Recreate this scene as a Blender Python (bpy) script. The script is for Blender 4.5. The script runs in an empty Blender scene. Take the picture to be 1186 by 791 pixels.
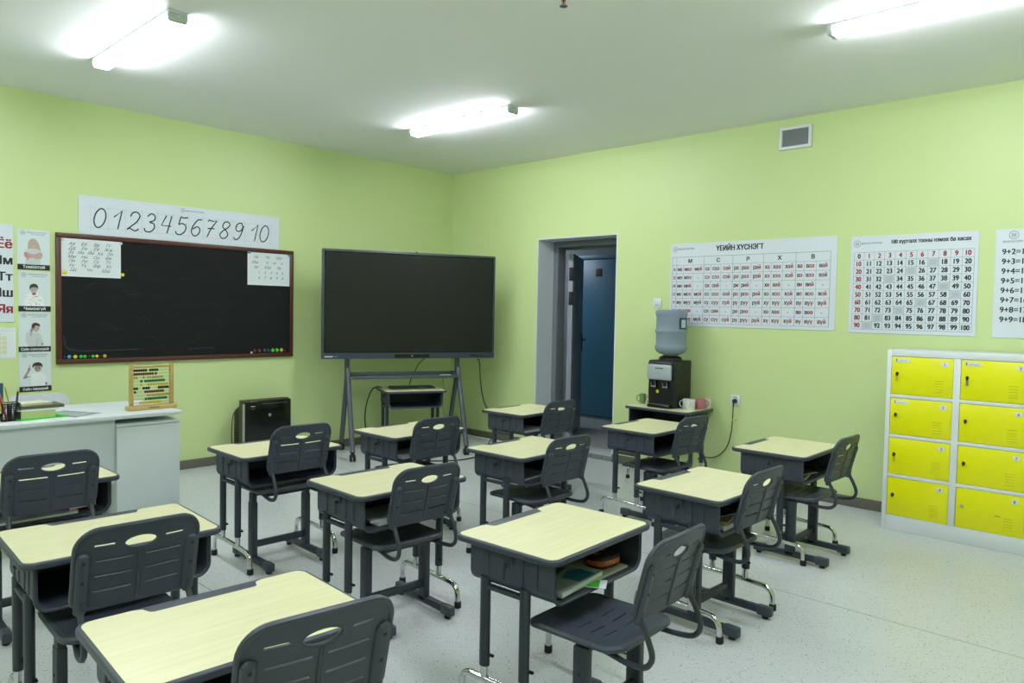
import bpy, bmesh, math, random
from mathutils import Vector, Matrix
from mathutils.geometry import delaunay_2d_cdt
random.seed(7)
PI = math.pi
SC = bpy.context.scene
COL = SC.collection

# ------------------------------------------------------------------ materials
def lin(c):
    return tuple(((v/255)/12.92 if v/255 <= .04045 else ((v/255+.055)/1.055)**2.4) for v in c)
MATS = {}
def mat(name, rgb, rough=.5, metal=0., spec=.5, emit=None, strength=0., trans=0., alpha=1., var=0., vscale=20., bump=0., bscale=200., coat=0.):
    if name in MATS: return MATS[name]
    m = bpy.data.materials.new(name); m.use_nodes = True
    nt = m.node_tree; b = nt.nodes['Principled BSDF']
    c = lin(rgb)
    b.inputs['Base Color'].default_value = (*c, 1)
    b.inputs['Roughness'].default_value = rough
    b.inputs['Metallic'].default_value = metal
    b.inputs['Specular IOR Level'].default_value = spec
    b.inputs['Transmission Weight'].default_value = trans
    b.inputs['Alpha'].default_value = alpha
    b.inputs['Coat Weight'].default_value = coat
    if emit:
        b.inputs['Emission Color'].default_value = (*lin(emit), 1)
        b.inputs['Emission Strength'].default_value = strength
    tc = nt.nodes.new('ShaderNodeTexCoord')
    if var > 0:
        n = nt.nodes.new('ShaderNodeTexNoise'); n.inputs['Scale'].default_value = vscale; n.inputs['Detail'].default_value = 4
        r = nt.nodes.new('ShaderNodeMapRange')
        r.inputs[3].default_value = 1-var; r.inputs[4].default_value = 1+var
        mx = nt.nodes.new('ShaderNodeVectorMath'); mx.operation = 'SCALE'
        mx.inputs[0].default_value = c
        nt.links.new(tc.outputs['Object'], n.inputs['Vector'])
        nt.links.new(n.outputs['Fac'], r.inputs[0]); nt.links.new(r.outputs[0], mx.inputs['Scale'])
        nt.links.new(mx.outputs[0], b.inputs['Base Color'])
    if bump > 0:
        n2 = nt.nodes.new('ShaderNodeTexNoise'); n2.inputs['Scale'].default_value = bscale
        bp = nt.nodes.new('ShaderNodeBump'); bp.inputs['Strength'].default_value = bump; bp.inputs['Distance'].default_value = .002
        nt.links.new(tc.outputs['Object'], n2.inputs['Vector'])
        nt.links.new(n2.outputs['Fac'], bp.inputs['Height']); nt.links.new(bp.outputs[0], b.inputs['Normal'])
    MATS[name] = m
    return m

M_PLASTIC = mat('charcoal_plastic', (54, 61, 74), .42, var=.06, vscale=30, bump=.12, bscale=700)
M_PLASTIC2 = mat('charcoal_box_plastic', (52, 60, 73), .5, var=.08, vscale=25, bump=.15, bscale=500)
M_STEEL = mat('charcoal_painted_steel', (42, 49, 60), .4, var=.05, vscale=12)
M_CHROME = mat('chrome', (205, 208, 210), .12, 1.)
M_RUBBER = mat('black_rubber', (16, 16, 17), .7)
M_BLACK = mat('black_matt', (14, 15, 16), .6)
M_BLACKG = mat('black_gloss', (10, 11, 12), .15)
M_WALLW = mat('board_white', (208, 216, 228), .35, var=.015, vscale=3)
M_PAPER = mat('paper', (214, 221, 226), .55)
M_INK = mat('ink_black', (18, 18, 22), .6)
M_RED = mat('ink_red', (140, 22, 34), .6)
M_GREYINK = mat('ink_grey', (120, 126, 132), .6)
M_FAINT = mat('ink_faint', (165, 176, 186), .6)
M_CELL = mat('cell_grey', (180, 190, 200), .6)
M_WHITEP = mat('white_paint_metal', (214, 220, 226), .35, var=.01, vscale=5)
M_MEL = mat('white_melamine', (205, 213, 216), .4, var=.01, vscale=5)
M_YEL = mat('yellow_door_paint', (226, 226, 0), .3, var=.01, vscale=4)
M_GREYMET = mat('grey_metal', (140, 145, 150), .35, .6)
M_FRAMEB = mat('brown_board_frame', (76, 35, 24), .4, var=.15, vscale=20)

def node_mat(name):
    m = bpy.data.materials.new(name); m.use_nodes = True
    return m, m.node_tree, m.node_tree.nodes['Principled BSDF']

def wall_material():
    m, nt, b = node_mat('green_wall_paint')
    tc = nt.nodes.new('ShaderNodeTexCoord')
    n = nt.nodes.new('ShaderNodeTexNoise'); n.inputs['Scale'].default_value = 1.2; n.inputs['Detail'].default_value = 5
    r = nt.nodes.new('ShaderNodeValToRGB')
    r.color_ramp.elements[0].color = (*lin((196, 213, 152)), 1); r.color_ramp.elements[1].color = (*lin((199, 216, 156)), 1)
    nt.links.new(tc.outputs['Object'], n.inputs['Vector']); nt.links.new(n.outputs['Fac'], r.inputs[0])
    nt.links.new(r.outputs[0], b.inputs['Base Color'])
    b.inputs['Roughness'].default_value = .42
    b.inputs['Specular IOR Level'].default_value = .35
    n2 = nt.nodes.new('ShaderNodeTexNoise'); n2.inputs['Scale'].default_value = 60
    bp = nt.nodes.new('ShaderNodeBump'); bp.inputs['Strength'].default_value = .08; bp.inputs['Distance'].default_value = .003
    nt.links.new(tc.outputs['Object'], n2.inputs['Vector'])
    nt.links.new(n2.outputs['Fac'], bp.inputs['Height']); nt.links.new(bp.outputs[0], b.inputs['Normal'])
    return m
M_WALL = wall_material()

def floor_material():
    m, nt, b = node_mat('speckled_vinyl_floor')
    L = nt.links; N = nt.nodes.new
    tc = N('ShaderNodeTexCoord')
    base = N('ShaderNodeTexNoise'); base.inputs['Scale'].default_value = 2.; base.inputs['Detail'].default_value = 6
    L.new(tc.outputs['Object'], base.inputs['Vector'])
    rb = N('ShaderNodeValToRGB'); rb.color_ramp.elements[0].position = .3; rb.color_ramp.elements[1].position = .7
    rb.color_ramp.elements[0].color = (*lin((196, 200, 204)), 1); rb.color_ramp.elements[1].color = (*lin((197, 201, 205)), 1)
    L.new(base.outputs['Fac'], rb.inputs[0])
    prev = rb.outputs[0]
    for sc, th, col in ((80, .20, (84, 92, 98)), (55, .16, (222, 228, 230)), (120, .24, (118, 122, 112)), (34, .10, (90, 98, 100))):
        v = N('ShaderNodeTexVoronoi'); v.inputs['Scale'].default_value = sc; v.inputs['Randomness'].default_value = 1
        L.new(tc.outputs['Object'], v.inputs['Vector'])
        sep = N('ShaderNodeSeparateColor'); L.new(v.outputs['Color'], sep.inputs[0])
        lt = N('ShaderNodeMath'); lt.operation = 'LESS_THAN'; lt.inputs[1].default_value = th; L.new(v.outputs['Distance'], lt.inputs[0])
        g = N('ShaderNodeMath'); g.operation = 'GREATER_THAN'; g.inputs[1].default_value = .79; L.new(sep.outputs[0], g.inputs[0])
        mu = N('ShaderNodeMath'); mu.operation = 'MULTIPLY'; L.new(lt.outputs[0], mu.inputs[0]); L.new(g.outputs[0], mu.inputs[1])
        mx = N('ShaderNodeMix'); mx.data_type = 'RGBA'; L.new(mu.outputs[0], mx.inputs[0]); L.new(prev, mx.inputs[6]); mx.inputs[7].default_value = (*lin(col), 1)
        prev = mx.outputs[2]
    sx = N('ShaderNodeSeparateXYZ'); L.new(tc.outputs['Object'], sx.inputs[0])
    ad = N('ShaderNodeMath'); ad.operation = 'ADD'; ad.inputs[1].default_value = 20.8+2.06; L.new(sx.outputs[0], ad.inputs[0])
    md = N('ShaderNodeMath'); md.operation = 'MODULO'; md.inputs[1].default_value = 2.08; L.new(ad.outputs[0], md.inputs[0])
    lt = N('ShaderNodeMath'); lt.operation = 'LESS_THAN'; lt.inputs[1].default_value = .005; L.new(md.outputs[0], lt.inputs[0])
    mx = N('ShaderNodeMix'); mx.data_type = 'RGBA'; L.new(lt.outputs[0], mx.inputs[0]); L.new(prev, mx.inputs[6]); mx.inputs[7].default_value = (*lin((128, 138, 118)), 1)
    L.new(mx.outputs[2], b.inputs['Base Color'])
    rn = N('ShaderNodeTexNoise'); rn.inputs['Scale'].default_value = 3; L.new(tc.outputs['Object'], rn.inputs['Vector'])
    rr = N('ShaderNodeMapRange'); rr.inputs[3].default_value = .27; rr.inputs[4].default_value = .27; L.new(rn.outputs['Fac'], rr.inputs[0])
    L.new(rr.outputs[0], b.inputs['Roughness'])
    b.inputs['Specular IOR Level'].default_value = .5
    return m
M_FLOOR = floor_material()

def wood_material(name, c0, c1, rough=.35, stretch=(1.2, 22, 22), scale=3.):
    m, nt, b = node_mat(name)
    L = nt.links; N = nt.nodes.new
    tc = N('ShaderNodeTexCoord'); mp = N('ShaderNodeMapping'); mp.inputs['Scale'].default_value = stretch
    n = N('ShaderNodeTexNoise'); n.inputs['Scale'].default_value = scale; n.inputs['Detail'].default_value = 6
    r = N('ShaderNodeValToRGB'); r.color_ramp.elements[0].position = .35; r.color_ramp.elements[1].position = .65
    r.color_ramp.elements[0].color = (*lin(c0), 1); r.color_ramp.elements[1].color = (*lin(c1), 1)
    L.new(tc.outputs['Object'], mp.inputs[0]); L.new(mp.outputs[0], n.inputs['Vector']); L.new(n.outputs['Fac'], r.inputs[0])
    L.new(r.outputs[0], b.inputs['Base Color']); b.inputs['Roughness'].default_value = rough
    return m
M_LAM = wood_material('cream_wood_laminate', (213, 210, 168), (222, 218, 179))
M_PINE = wood_material('pale_pine', (172, 150, 88), (188, 166, 100), .5)

def chalk_material():
    m, nt, b = node_mat('blackboard_surface')
    L = nt.links; N = nt.nodes.new
    tc = N('ShaderNodeTexCoord'); mp = N('ShaderNodeMapping'); mp.inputs['Scale'].default_value = (2, 7, 1)
    n = N('ShaderNodeTexNoise'); n.inputs['Scale'].default_value = 2.; n.inputs['Detail'].default_value = 9
    r = N('ShaderNodeValToRGB'); r.color_ramp.elements[0].position = .5; r.color_ramp.elements[1].position = .8
    r.color_ramp.elements[0].color = (*lin((17, 21, 22)), 1); r.color_ramp.elements[1].color = (*lin((25, 30, 31)), 1)
    L.new(tc.outputs['Object'], mp.inputs[0]); L.new(mp.outputs[0], n.inputs['Vector']); L.new(n.outputs['Fac'], r.inputs[0])
    L.new(r.outputs[0], b.inputs['Base Color']); b.inputs['Roughness'].default_value = .6; b.inputs['Specular IOR Level'].default_value = .2
    return m
M_CHALK = chalk_material()

# ------------------------------------------------------------------ mesh builder
def catmull(pts, n=6, closed=False):
    P = [Vector(p) for p in pts]; out = []
    N_ = len(P); rng = range(N_ if closed else N_-1)
    for i in rng:
        p0 = P[(i-1) % N_] if closed or i > 0 else P[0]*2-P[1]
        p1 = P[i]; p2 = P[(i+1) % N_]
        p3 = P[(i+2) % N_] if closed or i+2 < N_ else P[-1]*2-P[-2]
        for k in range(n):
            t = k/n
            out.append(.5*((2*p1)+(-p0+p2)*t+(2*p0-5*p1+4*p2-p3)*t*t+(-p0+3*p1-3*p2+p3)*t**3))
    if not closed: out.append(P[-1])
    return out

def fillet(pts, r, n=5):
    """round the corners of a 3-D polyline"""
    P = [Vector(p) for p in pts]; out = [P[0]]
    for i in range(1, len(P)-1):
        a = (P[i-1]-P[i]); b = (P[i+1]-P[i]); rr = min(r, a.length*.49, b.length*.49)
        s = P[i]+a.normalized()*rr; e = P[i]+b.normalized()*rr
        for k in range(n+1):
            t = k/n; out.append(s*(1-t)**2+P[i]*2*t*(1-t)+e*t*t)
    out.append(P[-1]); return out

def rrect(w, d, r, n=6, cx=0, cy=0):
    if not isinstance(r, (list, tuple)): r = [r]*4
    P = []
    for (sx, sy, a0), q in zip(((1, 1, 0), (-1, 1, 90), (-1, -1, 180), (1, -1, 270)), r):
        for k in range(n+1):
            a = math.radians(a0+90*k/n)
            P.append((cx+sx*(w/2-q)+q*math.cos(a), cy+sy*(d/2-q)+q*math.sin(a)))
    return P

class MB:
    def __init__(s):
        s.bm = bmesh.new(); s.mats = []
    def mi(s, m):
        if m not in s.mats: s.mats.append(m)
        return s.mats.index(m)
    def add(s, tmp, m, M=None):
        i = s.mi(m)
        if M is not None: bmesh.ops.transform(tmp, matrix=M, verts=tmp.verts)
        for f in tmp.faces: f.material_index = i
        me = bpy.data.meshes.new('t'); tmp.to_mesh(me); tmp.free()
        s.bm.from_mesh(me); bpy.data.meshes.remove(me)
        return s
    def box(s, a, b, m, bev=0, seg=2, M=None):
        t = bmesh.new(); bmesh.ops.create_cube(t, size=1)
        a = Vector(a); b = Vector(b); c = (a+b)/2; d = b-a
        for v in t.verts: v.co = Vector((v.co.x*d.x, v.co.y*d.y, v.co.z*d.z))+c
        if bev > 0: bmesh.ops.bevel(t, geom=list(t.edges), offset=bev, segments=seg, affect='EDGES', profile=.5)
        return s.add(t, m, M)
    def prism(s, poly, z0, z1, m, bev=0, seg=2, M=None):
        t = bmesh.new(); vs = [t.verts.new((x, y, z0)) for x, y in poly]
        f = t.faces.new(vs); 
        r = bmesh.ops.extrude_face_region(t, geom=[f])
        for v in [g for g in r['geom'] if isinstance(g, bmesh.types.BMVert)]: v.co.z = z1
        bmesh.ops.recalc_face_normals(t, faces=t.faces)
        if bev > 0:
            es = [e for e in t.edges if abs(e.verts[0].co.z-e.verts[1].co.z) < 1e-7]
            bmesh.ops.bevel(t, geom=es, offset=bev, segments=seg, affect='EDGES', profile=.5)
        return s.add(t, m, M)
    def tube(s, pts, r, m, seg=10, closed=False, ry=None, up=None, M=None, caps=True):
        P = [Vector(p) for p in pts]; t = bmesh.new(); rings = []; n = len(P)
        ry = ry or r; nrm = None
        for i, p in enumerate(P):
            if closed: d = (P[(i+1) % n]-P[i-1])
            else: d = P[min(i+1, n-1)]-P[max(i-1, 0)]
            if d.length < 1e-9: d = Vector((0, 0, 1))
            d.normalize()
            if up is not None: nn = Vector(up)-d*Vector(up).dot(d)
            elif nrm is None:
                nn = d.orthogonal()
            else: nn = nrm-d*nrm.dot(d)
            if nn.length < 1e-6: nn = d.orthogonal()
            nn.normalize(); nrm = nn; bi = d.cross(nn)
            rad = r[i] if isinstance(r, (list, tuple)) else r
            rad2 = rad if isinstance(r, (list, tuple)) else ry
            rings.append([t.verts.new(p+nn*math.cos(2*PI*k/seg)*rad+bi*math.sin(2*PI*k/seg)*rad2) for k in range(seg)])
        for i in range(n if closed else n-1):
            A = rings[i]; B = rings[(i+1) % n]
            for k in range(seg): t.faces.new((A[k], A[(k+1) % seg], B[(k+1) % seg], B[k]))
        if not closed and caps:
            t.faces.new(rings[0][::-1]); t.faces.new(rings[-1])
        bmesh.ops.recalc_face_normals(t, faces=t.faces)
        return s.add(t, m, M)
    def lathe(s, prof, m, seg=24, M=None, axis=(0, 0)):
        t = bmesh.new(); rings = []
        for r, z in prof:
            if r < 1e-6: rings.append([t.verts.new((axis[0], axis[1], z))])
            else: rings.append([t.verts.new((axis[0]+r*math.cos(2*PI*k/seg), axis[1]+r*math.sin(2*PI*k/seg), z)) for k in range(seg)])
        for A, B in zip(rings, rings[1:]):
            for k in range(seg):
                k2 = (k+1) % seg
                if len(A) == 1 and len(B) == 1: continue
                if len(A) == 1: t.faces.new((A[0], B[k2], B[k]))
                elif len(B) == 1: t.faces.new((A[k], A[k2], B[0]))
                else: t.faces.new((A[k], A[k2], B[k2], B[k]))
        bmesh.ops.recalc_face_normals(t, faces=t.faces)
        return s.add(t, m, M)
    def ball(s, c, r, m, M=None, u=14, v=10, sc=(1, 1, 1)):
        t = bmesh.new(); bmesh.ops.create_uvsphere(t, u_segments=u, v_segments=v, radius=r)
        for w in t.verts: w.co = Vector((w.co.x*sc[0], w.co.y*sc[1], w.co.z*sc[2]))+Vector(c)
        return s.add(t, m, M)
    def poly(s, pts, m, M=None):
        t = bmesh.new(); t.faces.new([t.verts.new(p if len(p) == 3 else (p[0], p[1], 0)) for p in pts])
        return s.add(t, m, M)
    def ribbon(s, pts, w, z, m, closed=False):
        """flat stroke of width w in the XY plane at height z"""
        P = [Vector((p[0], p[1])) for p in pts]; n = len(P); t = bmesh.new(); L = []; R = []
        for i in range(n):
            d = (P[(i+1) % n]-P[i-1]) if closed else (P[min(i+1, n-1)]-P[max(i-1, 0)])
            if d.length < 1e-9: d = Vector((1, 0))
            d.normalize(); q = Vector((-d.y, d.x))*w/2
            L.append(t.verts.new((P[i].x+q.x, P[i].y+q.y, z))); R.append(t.verts.new((P[i].x-q.x, P[i].y-q.y, z)))
        for i in range(n if closed else n-1):
            j = (i+1) % n; t.faces.new((L[i], R[i], R[j], L[j]))
        return s.add(t, m)
    def raw(s, verts, faces, m):
        t = bmesh.new(); V = [t.verts.new(v) for v in verts]
        for f in faces:
            try: t.faces.new([V[i] for i in f])
            except ValueError: pass
        return s.add(t, m)
    def build(s, name, parent=None, loc=None, rot=None, smooth=True, M=None):
        me = bpy.data.meshes.new(name); s.bm.to_mesh(me); s.bm.free()
        for m in s.mats: me.materials.append(m)
        if smooth:
            me.polygons.foreach_set('use_smooth', [True]*len(me.polygons)); me.set_sharp_from_angle(angle=math.radians(38))
        o = bpy.data.objects.new(name, me); COL.objects.link(o)
        if parent: o.parent = parent
        if M is not None: o.matrix_world = M
        if loc: o.location = loc
        if rot: o.rotation_euler = rot
        return o

def sheet(mb, outline, holes, fn, th, m, step=.02, fine=None):
    """thin curved plate: outline and holes in (u,v), fn(u,v,w) -> 3-D point, w = offset through the thickness"""
    def inside(p, poly):
        c = False; j = len(poly)-1
        for i in range(len(poly)):
            (x1, y1), (x2, y2) = poly[i], poly[j]
            if (y1 > p[1]) != (y2 > p[1]) and p[0] < (x2-x1)*(p[1]-y1)/(y2-y1)+x1: c = not c
            j = i
        return c
    def dens(poly):
        out = []
        for i in range(len(poly)):
            a = Vector(poly[i]); b = Vector(poly[(i+1) % len(poly)]); k = max(1, int((b-a).length/step))
            for q in range(k): out.append(tuple(a.lerp(b, q/k)))
        return out
    loops = [dens(outline)]+[dens(h) for h in holes]
    V = []; E = []; bnd = []
    for L in loops:
        s0 = len(V); V += [Vector(p) for p in L]
        for i in range(len(L)): E.append((s0+i, s0+(i+1) % len(L)))
        bnd.append(range(s0, len(V)))
    us = [p[0] for p in outline]; vs = [p[1] for p in outline]
    B = [Vector(v) for v in V]
    u = min(us)+step/2
    while u < max(us):
        v = min(vs)+step/2
        while v < max(vs):
            p = Vector((u, v))
            if inside(p, loops[0]) and not any(inside(p, h) for h in loops[1:]) and min((q-p).length for q in B) > step*.35: V.append(p)
            v += step
        u += step
    ov, oe, of, a, b_, c_ = delaunay_2d_cdt(V, E, [], 0, 1e-6)
    tris = []
    for f in of:
        c = sum((ov[i] for i in f), Vector((0, 0)))/len(f)
        if inside(c, loops[0]) and not any(inside(c, h) for h in loops[1:]): tris.append(f)
    n = len(ov); t = bmesh.new()
    T = [t.verts.new(fn(p.x, p.y, th/2)) for p in ov]; Bt = [t.verts.new(fn(p.x, p.y, -th/2)) for p in ov]
    cnt = {}
    for f in tris:
        t.faces.new([T[i] for i in f]); t.faces.new([Bt[i] for i in reversed(f)])
        for i in range(3):
            e = (f[i], f[(i+1) % 3]); cnt[e] = 1
    for (i, j) in cnt:
        if (j, i) not in cnt: t.faces.new((T[j], T[i], Bt[i], Bt[j]))
    loose = [v for v in t.verts if not v.link_faces]
    for v in loose: t.verts.remove(v)
    bmesh.ops.recalc_face_normals(t, faces=t.faces)
    mb.add(t, m)

# ------------------------------------------------------------------ text
_TX = {}
def glyphs(body, bold=0., shear=0.):
    k = (body, bold, shear)
    if k in _TX: return _TX[k]
    cu = bpy.data.curves.new('txt', 'FONT'); cu.body = body; cu.size = 1; cu.offset = bold; cu.shear = shear; cu.resolution_u = 3
    cu.fill_mode = 'FRONT'
    o = bpy.data.objects.new('txt', cu); COL.objects.link(o)
    dg = bpy.context.evaluated_depsgraph_get(); oc = o.to_curve(dg)
    loops = []
    for sp in oc.splines:
        L = []; bp = sp.bezier_points; n = len(bp)
        if n:
            for i in range(n):
                a, b = bp[i], bp[(i+1) % n]; p0, p1, p2, p3 = (Vector(q[:2]) for q in (a.co, a.handle_right, b.handle_left, b.co))
                straight = abs((p1-p0).cross(p3-p0)) < 1e-6 and abs((p2-p0).cross(p3-p0)) < 1e-6
                for k in range(1 if straight else 4):
                    t = k/4; L.append(p0*(1-t)**3+p1*3*t*(1-t)**2+p2*3*t*t*(1-t)+p3*t**3)
        else: L = [Vector(p.co[:2]) for p in sp.points]
        if len(L) > 2: loops.append(L)
    o.to_curve_clear(); bpy.data.objects.remove(o); bpy.data.curves.remove(cu)
    P = []; E = []
    for L in loops:
        s0 = len(P); P += L; E += [(s0+i, s0+(i+1) % len(L)) for i in range(len(L))]
    V = []; F = []
    if P:
        ov, oe, of, _a, _b, _c = delaunay_2d_cdt(P, E, [], 0, 1e-5)
        V = [(v.x, v.y, 0) for v in ov]
        BB = [(min(p.x for p in L), max(p.x for p in L), min(p.y for p in L), max(p.y for p in L)) for L in loops]
        for f in of:
            c = sum((ov[i] for i in f), Vector((0, 0)))/len(f); wn = 0
            for L, q4 in zip(loops, BB):     # non-zero winding
                if not (q4[0] <= c.x <= q4[1] and q4[2] <= c.y <= q4[3]): continue
                for i in range(len(L)):
                    p, q = L[i-1], L[i]; cr = (q-p).cross(c-p)
                    if p.y <= c.y < q.y and cr > 0: wn += 1
                    elif q.y <= c.y < p.y and cr < 0: wn -= 1
            if wn: F.append(tuple(f))
    xs = [v[0] for v in V] or [0, 0]
    _TX[k] = (V, F, min(xs), max(xs)); return _TX[k]
def text(mb, body, x, y, size, m, z=.001, bold=.012, shear=0., align='C', cond=1.):
    V, F, a, b = glyphs(body, 0, shear)
    w = (b-a)*size*cond; x0 = x-(w/2 if align == 'C' else (w if align == 'R' else 0))
    e = bold*size*1.9
    for i, (dx, dy) in enumerate(((e, e*.5), (-e, e*.5), (e, -e*.5), (-e, -e*.5)) if bold > 0 else ((0, 0),)):
        mb.raw([(x0+dx+(v[0]-a)*size*cond, y+dy+v[1]*size, z+i*.00004) for v in V], F, m)
    return w

# ------------------------------------------------------------------ scene graph
def tag(o, label=None, cat=None, group=None, kind=None):
    if label: o['label'] = label
    if cat: o['category'] = cat
    if group: o['group'] = group
    if kind: o['kind'] = kind
    return o
def empty(name, loc=(0, 0, 0), rz=0., M=None):
    o = bpy.data.objects.new(name, None); COL.objects.link(o); o.empty_display_size = .05
    if M is not None: o.matrix_world = M
    else: o.location = loc; o.rotation_euler = (0, 0, rz)
    return o
def copy_tree(o, parent=None):
    c = o.copy(); COL.objects.link(c); c.parent = parent
    for ch in list(o.children): copy_tree(ch, c)
    return c
def struct(o): o['kind'] = 'structure'; return o
def wallL(x, z, off=.001):   # frame on the left wall: X right, Y up, Z out into the room
    return Matrix(((1, 0, 0, x), (0, 0, -1, -off), (0, 1, 0, z), (0, 0, 0, 1)))
def wallR(y, z, off=.001):
    return Matrix(((0, 0, -1, -off), (-1, 0, 0, y), (0, 1, 0, z), (0, 0, 0, 1)))

# ================================================================== THE ROOM
H = 2.98
RX0, RY0 = -7.9, -7.5
m = MB(); m.box((RX0-.2, RY0-.2, -.1), (0, .2, 0), M_FLOOR); struct(m.build('floor', smooth=False))
M_CEIL = mat('ceiling_paint', (240, 241, 243), .8, spec=.2, var=.015, vscale=.8)
m = MB(); m.box((RX0-.2, RY0-.2, H), (.25, .2, H+.12), M_CEIL); struct(m.build('ceiling', smooth=False))
m = MB(); m.box((RX0-.2, 0, 0), (.25, .2, H), M_WALL); struct(m.build('wall_left', smooth=False))
DY0, DY1, DZ = -1.317, -2.322, 2.175
m = MB()
m.box((0, DY0, 0), (.25, 0, H), M_WALL); m.box((0, RY0-.2, 0), (.25, DY1, H), M_WALL); m.box((0, DY1, DZ), (.25, DY0, H), M_WALL)
struct(m.build('wall_right', smooth=False))
m = MB(); m.box((RX0-.2, RY0-.2, 0), (0, RY0, H), M_WALL); struct(m.build('wall_back', smooth=False))
m = MB(); m.box((RX0-.2, RY0, 0), (RX0, 0, H), M_WALL); struct(m.build('wall_side', smooth=False))
M_BASE = mat('brown_baseboard', (96, 95, 84), .45, var=.05, vscale=8)
m = MB(); m.box((RX0, -.014, 0), (-.014, -.0005, .078), M_BASE, .002); struct(m.build('baseboard_left'))
m = MB(); m.box((-.014, DY0, 0), (-.0005, -.0005, .078), M_BASE, .002); m.box((-.014, RY0, 0), (-.0005, DY1, .078), M_BASE, .002)
struct(m.build('baseboard_right'))

# door opening, corridor
M_REV = mat('reveal_paint', (208, 214, 224), .6, var=.03, vscale=2)
M_DFRAME = mat('grey_door_frame', (104, 110, 116), .4)
M_DLEAF = mat('grey_door_leaf', (138, 146, 160), .4)
M_COR = mat('corridor_paint', (120, 126, 132), .7)
M_CFLOOR = mat('corridor_tile', (150, 152, 148), .45, var=.1, vscale=3)
M_BLUE = mat('blue_door_paint', (54, 108, 138), .4, var=.03, vscale=3)
m = MB()
m.box((.001, DY0-.012, .05), (.25, DY0-.0005, DZ-.0005), M_REV); m.box((.001, DY1+.0005, .05), (.25, DY1+.012, DZ-.0005), M_REV)
m.box((.001, DY1+.012, DZ-.012), (.25, DY0-.012, DZ-.0005), M_REV)
struct(m.build('trim_1', smooth=False))
m = MB(); m.box((.002, DY1+.0005, 0), (.27, DY0-.0005, .05), mat('threshold_stone', (178, 184, 184), .5, var=.08, vscale=12), .004)
m.box((-.004, DY1+.002, .002), (.002, DY0-.002, .048), M_GREYMET, .001)
for k in range(7): m.lathe([(0, .004), (.006, .003), (.007, 0)], M_BLACK, 8, Matrix.Translation((-.004, DY0-.1-k*.13, .024)) @ Matrix.Rotation(-PI/2, 4, 'Y'))
struct(m.build('trim_2'))
fr = MB()
for y0, y1 in ((DY0-.012-.06, DY0-.012), (DY1+.012, DY1+.072)): fr.box((.25, y0, .05), (.38, y1, DZ-.012), M_DFRAME, .004)
fr.box((.25, DY1+.072, DZ-.072), (.38, DY0-.072, DZ-.012), M_DFRAME, .004)
fr.box((.385, DY1+.055, DZ-.09), (.43, DY0-.055, DZ-.06), M_DFRAME, .003)
d1 = struct(empty('door_1', (.40, -1.41, .05), 0))
fo = fr.build('door_frame', d1); fo.location = (-.40, 1.41, -.05)
lf = MB(); lf.box((0, -.055, .01), (.93, 0, 2.0), M_DLEAF, .003)
lf.box((.10, -.058, .2), (.83, -.055, 1.9), M_DLEAF, .001); lf.box((.10, 0, .2), (.83, .003, 1.9), M_DLEAF, .001)
leaf = lf.build('door_leaf', d1, rot=(0, 0, math.radians(31)))
for z in (1.78, 1.52, .25):
    hg = MB(); hg.box((-.012, -.05, z-.07), (.0, -.012, z+.07), M_BLACK, .002); hg.tube([(-.012, -.058, z-.07), (-.012, -.058, z+.07)], .009, M_BLACK, 8); hg.build('hinge', leaf)
hd = MB(); hd.box((.86, -.064, .92), (.90, -.055, 1.12), M_BLACK, .002); hd.tube([(.88, -.06, 1.05), (.88, -.10, 1.05), (.78, -.10, 1.05)], .009, M_BLACK, 8)
hd.tube([(.88, 0, 1.05), (.88, .04, 1.05), (.78, .04, 1.05)], .009, M_BLACK, 8); hd.build('door_handle', leaf)
# corridor shell
m = MB(); m.box((.25, -4.2, -.1), (2.0, 2.2, .045), M_CFLOOR); struct(m.build('floor_corridor', smooth=False))
m = MB(); m.box((.25, -4.2, 2.6), (2.0, 2.2, 2.7), M_COR); struct(m.build('ceiling_corridor', smooth=False))
m = MB(); m.box((2.0, -4.2, 0), (2.15, 2.2, 2.7), M_COR); struct(m.build('wall_corridor_far', smooth=False))
m = MB(); m.box((.25, -4.3, 0), (2.0, -4.2, 2.7), M_COR); m.box((.25, 2.2, 0), (2.0, 2.3, 2.7), M_COR); m.box((.2505, .2, 0), (.26, 2.2, 2.7), M_COR)
struct(m.build('wall_corridor_ends', smooth=False))
d2 = struct(empty('door_2', (1.96, -.76, .045), 0))
m = MB(); m.box((-.03, .47, 0), (.04, .53, 2.12), M_BLUE, .003); m.box((-.03, -.53, 0), (.04, -.47, 2.12), M_BLUE, .003); m.box((-.03, -.47, 2.07), (.04, .47, 2.12), M_BLUE, .003)
m.box((-.04, -.53, 0), (.04, .53, .02), M_DFRAME, .003); m.build('door_frame', d2)
m = MB(); m.box((-.015, -.465, .03), (.03, .465, 2.062), M_BLUE, .003); lf2 = m.build('door_leaf', d2)
m = MB(); m.box((-.02, .035, 1.845), (-.0155, .130, 1.945), M_BLACK, .001)
m.build('room_sign', lf2)
S_RED = mat('sign_red', (130, 52, 40), .5)
Mx = Matrix(((0, 0, -1, -.0205), (-1, 0, 0, .085), (0, 1, 0, 1.895), (0, 0, 0, 1)))
tmp = MB(); tmp.ribbon([(-.018, .030), (-.020, -.012), (-.010, -.028), (.010, -.028), (.019, -.012), (.017, .030)], .009, 0, S_RED)
ob = tmp.build('sign_mark', lf2); ob.matrix_local = Mx
for z in (.35, 1.62, 1.86):
    m = MB(); m.tube([(-.028, .475, z-.06), (-.028, .475, z+.06)], .012, M_BLACK, 8); m.build('hinge', lf2)
m = MB(); m.tube([(-.02, -.42, 1.0), (-.06, -.42, 1.0), (-.06, -.32, 1.0)], .009, M_BLACK, 8); m.build('door_handle', lf2)

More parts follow.
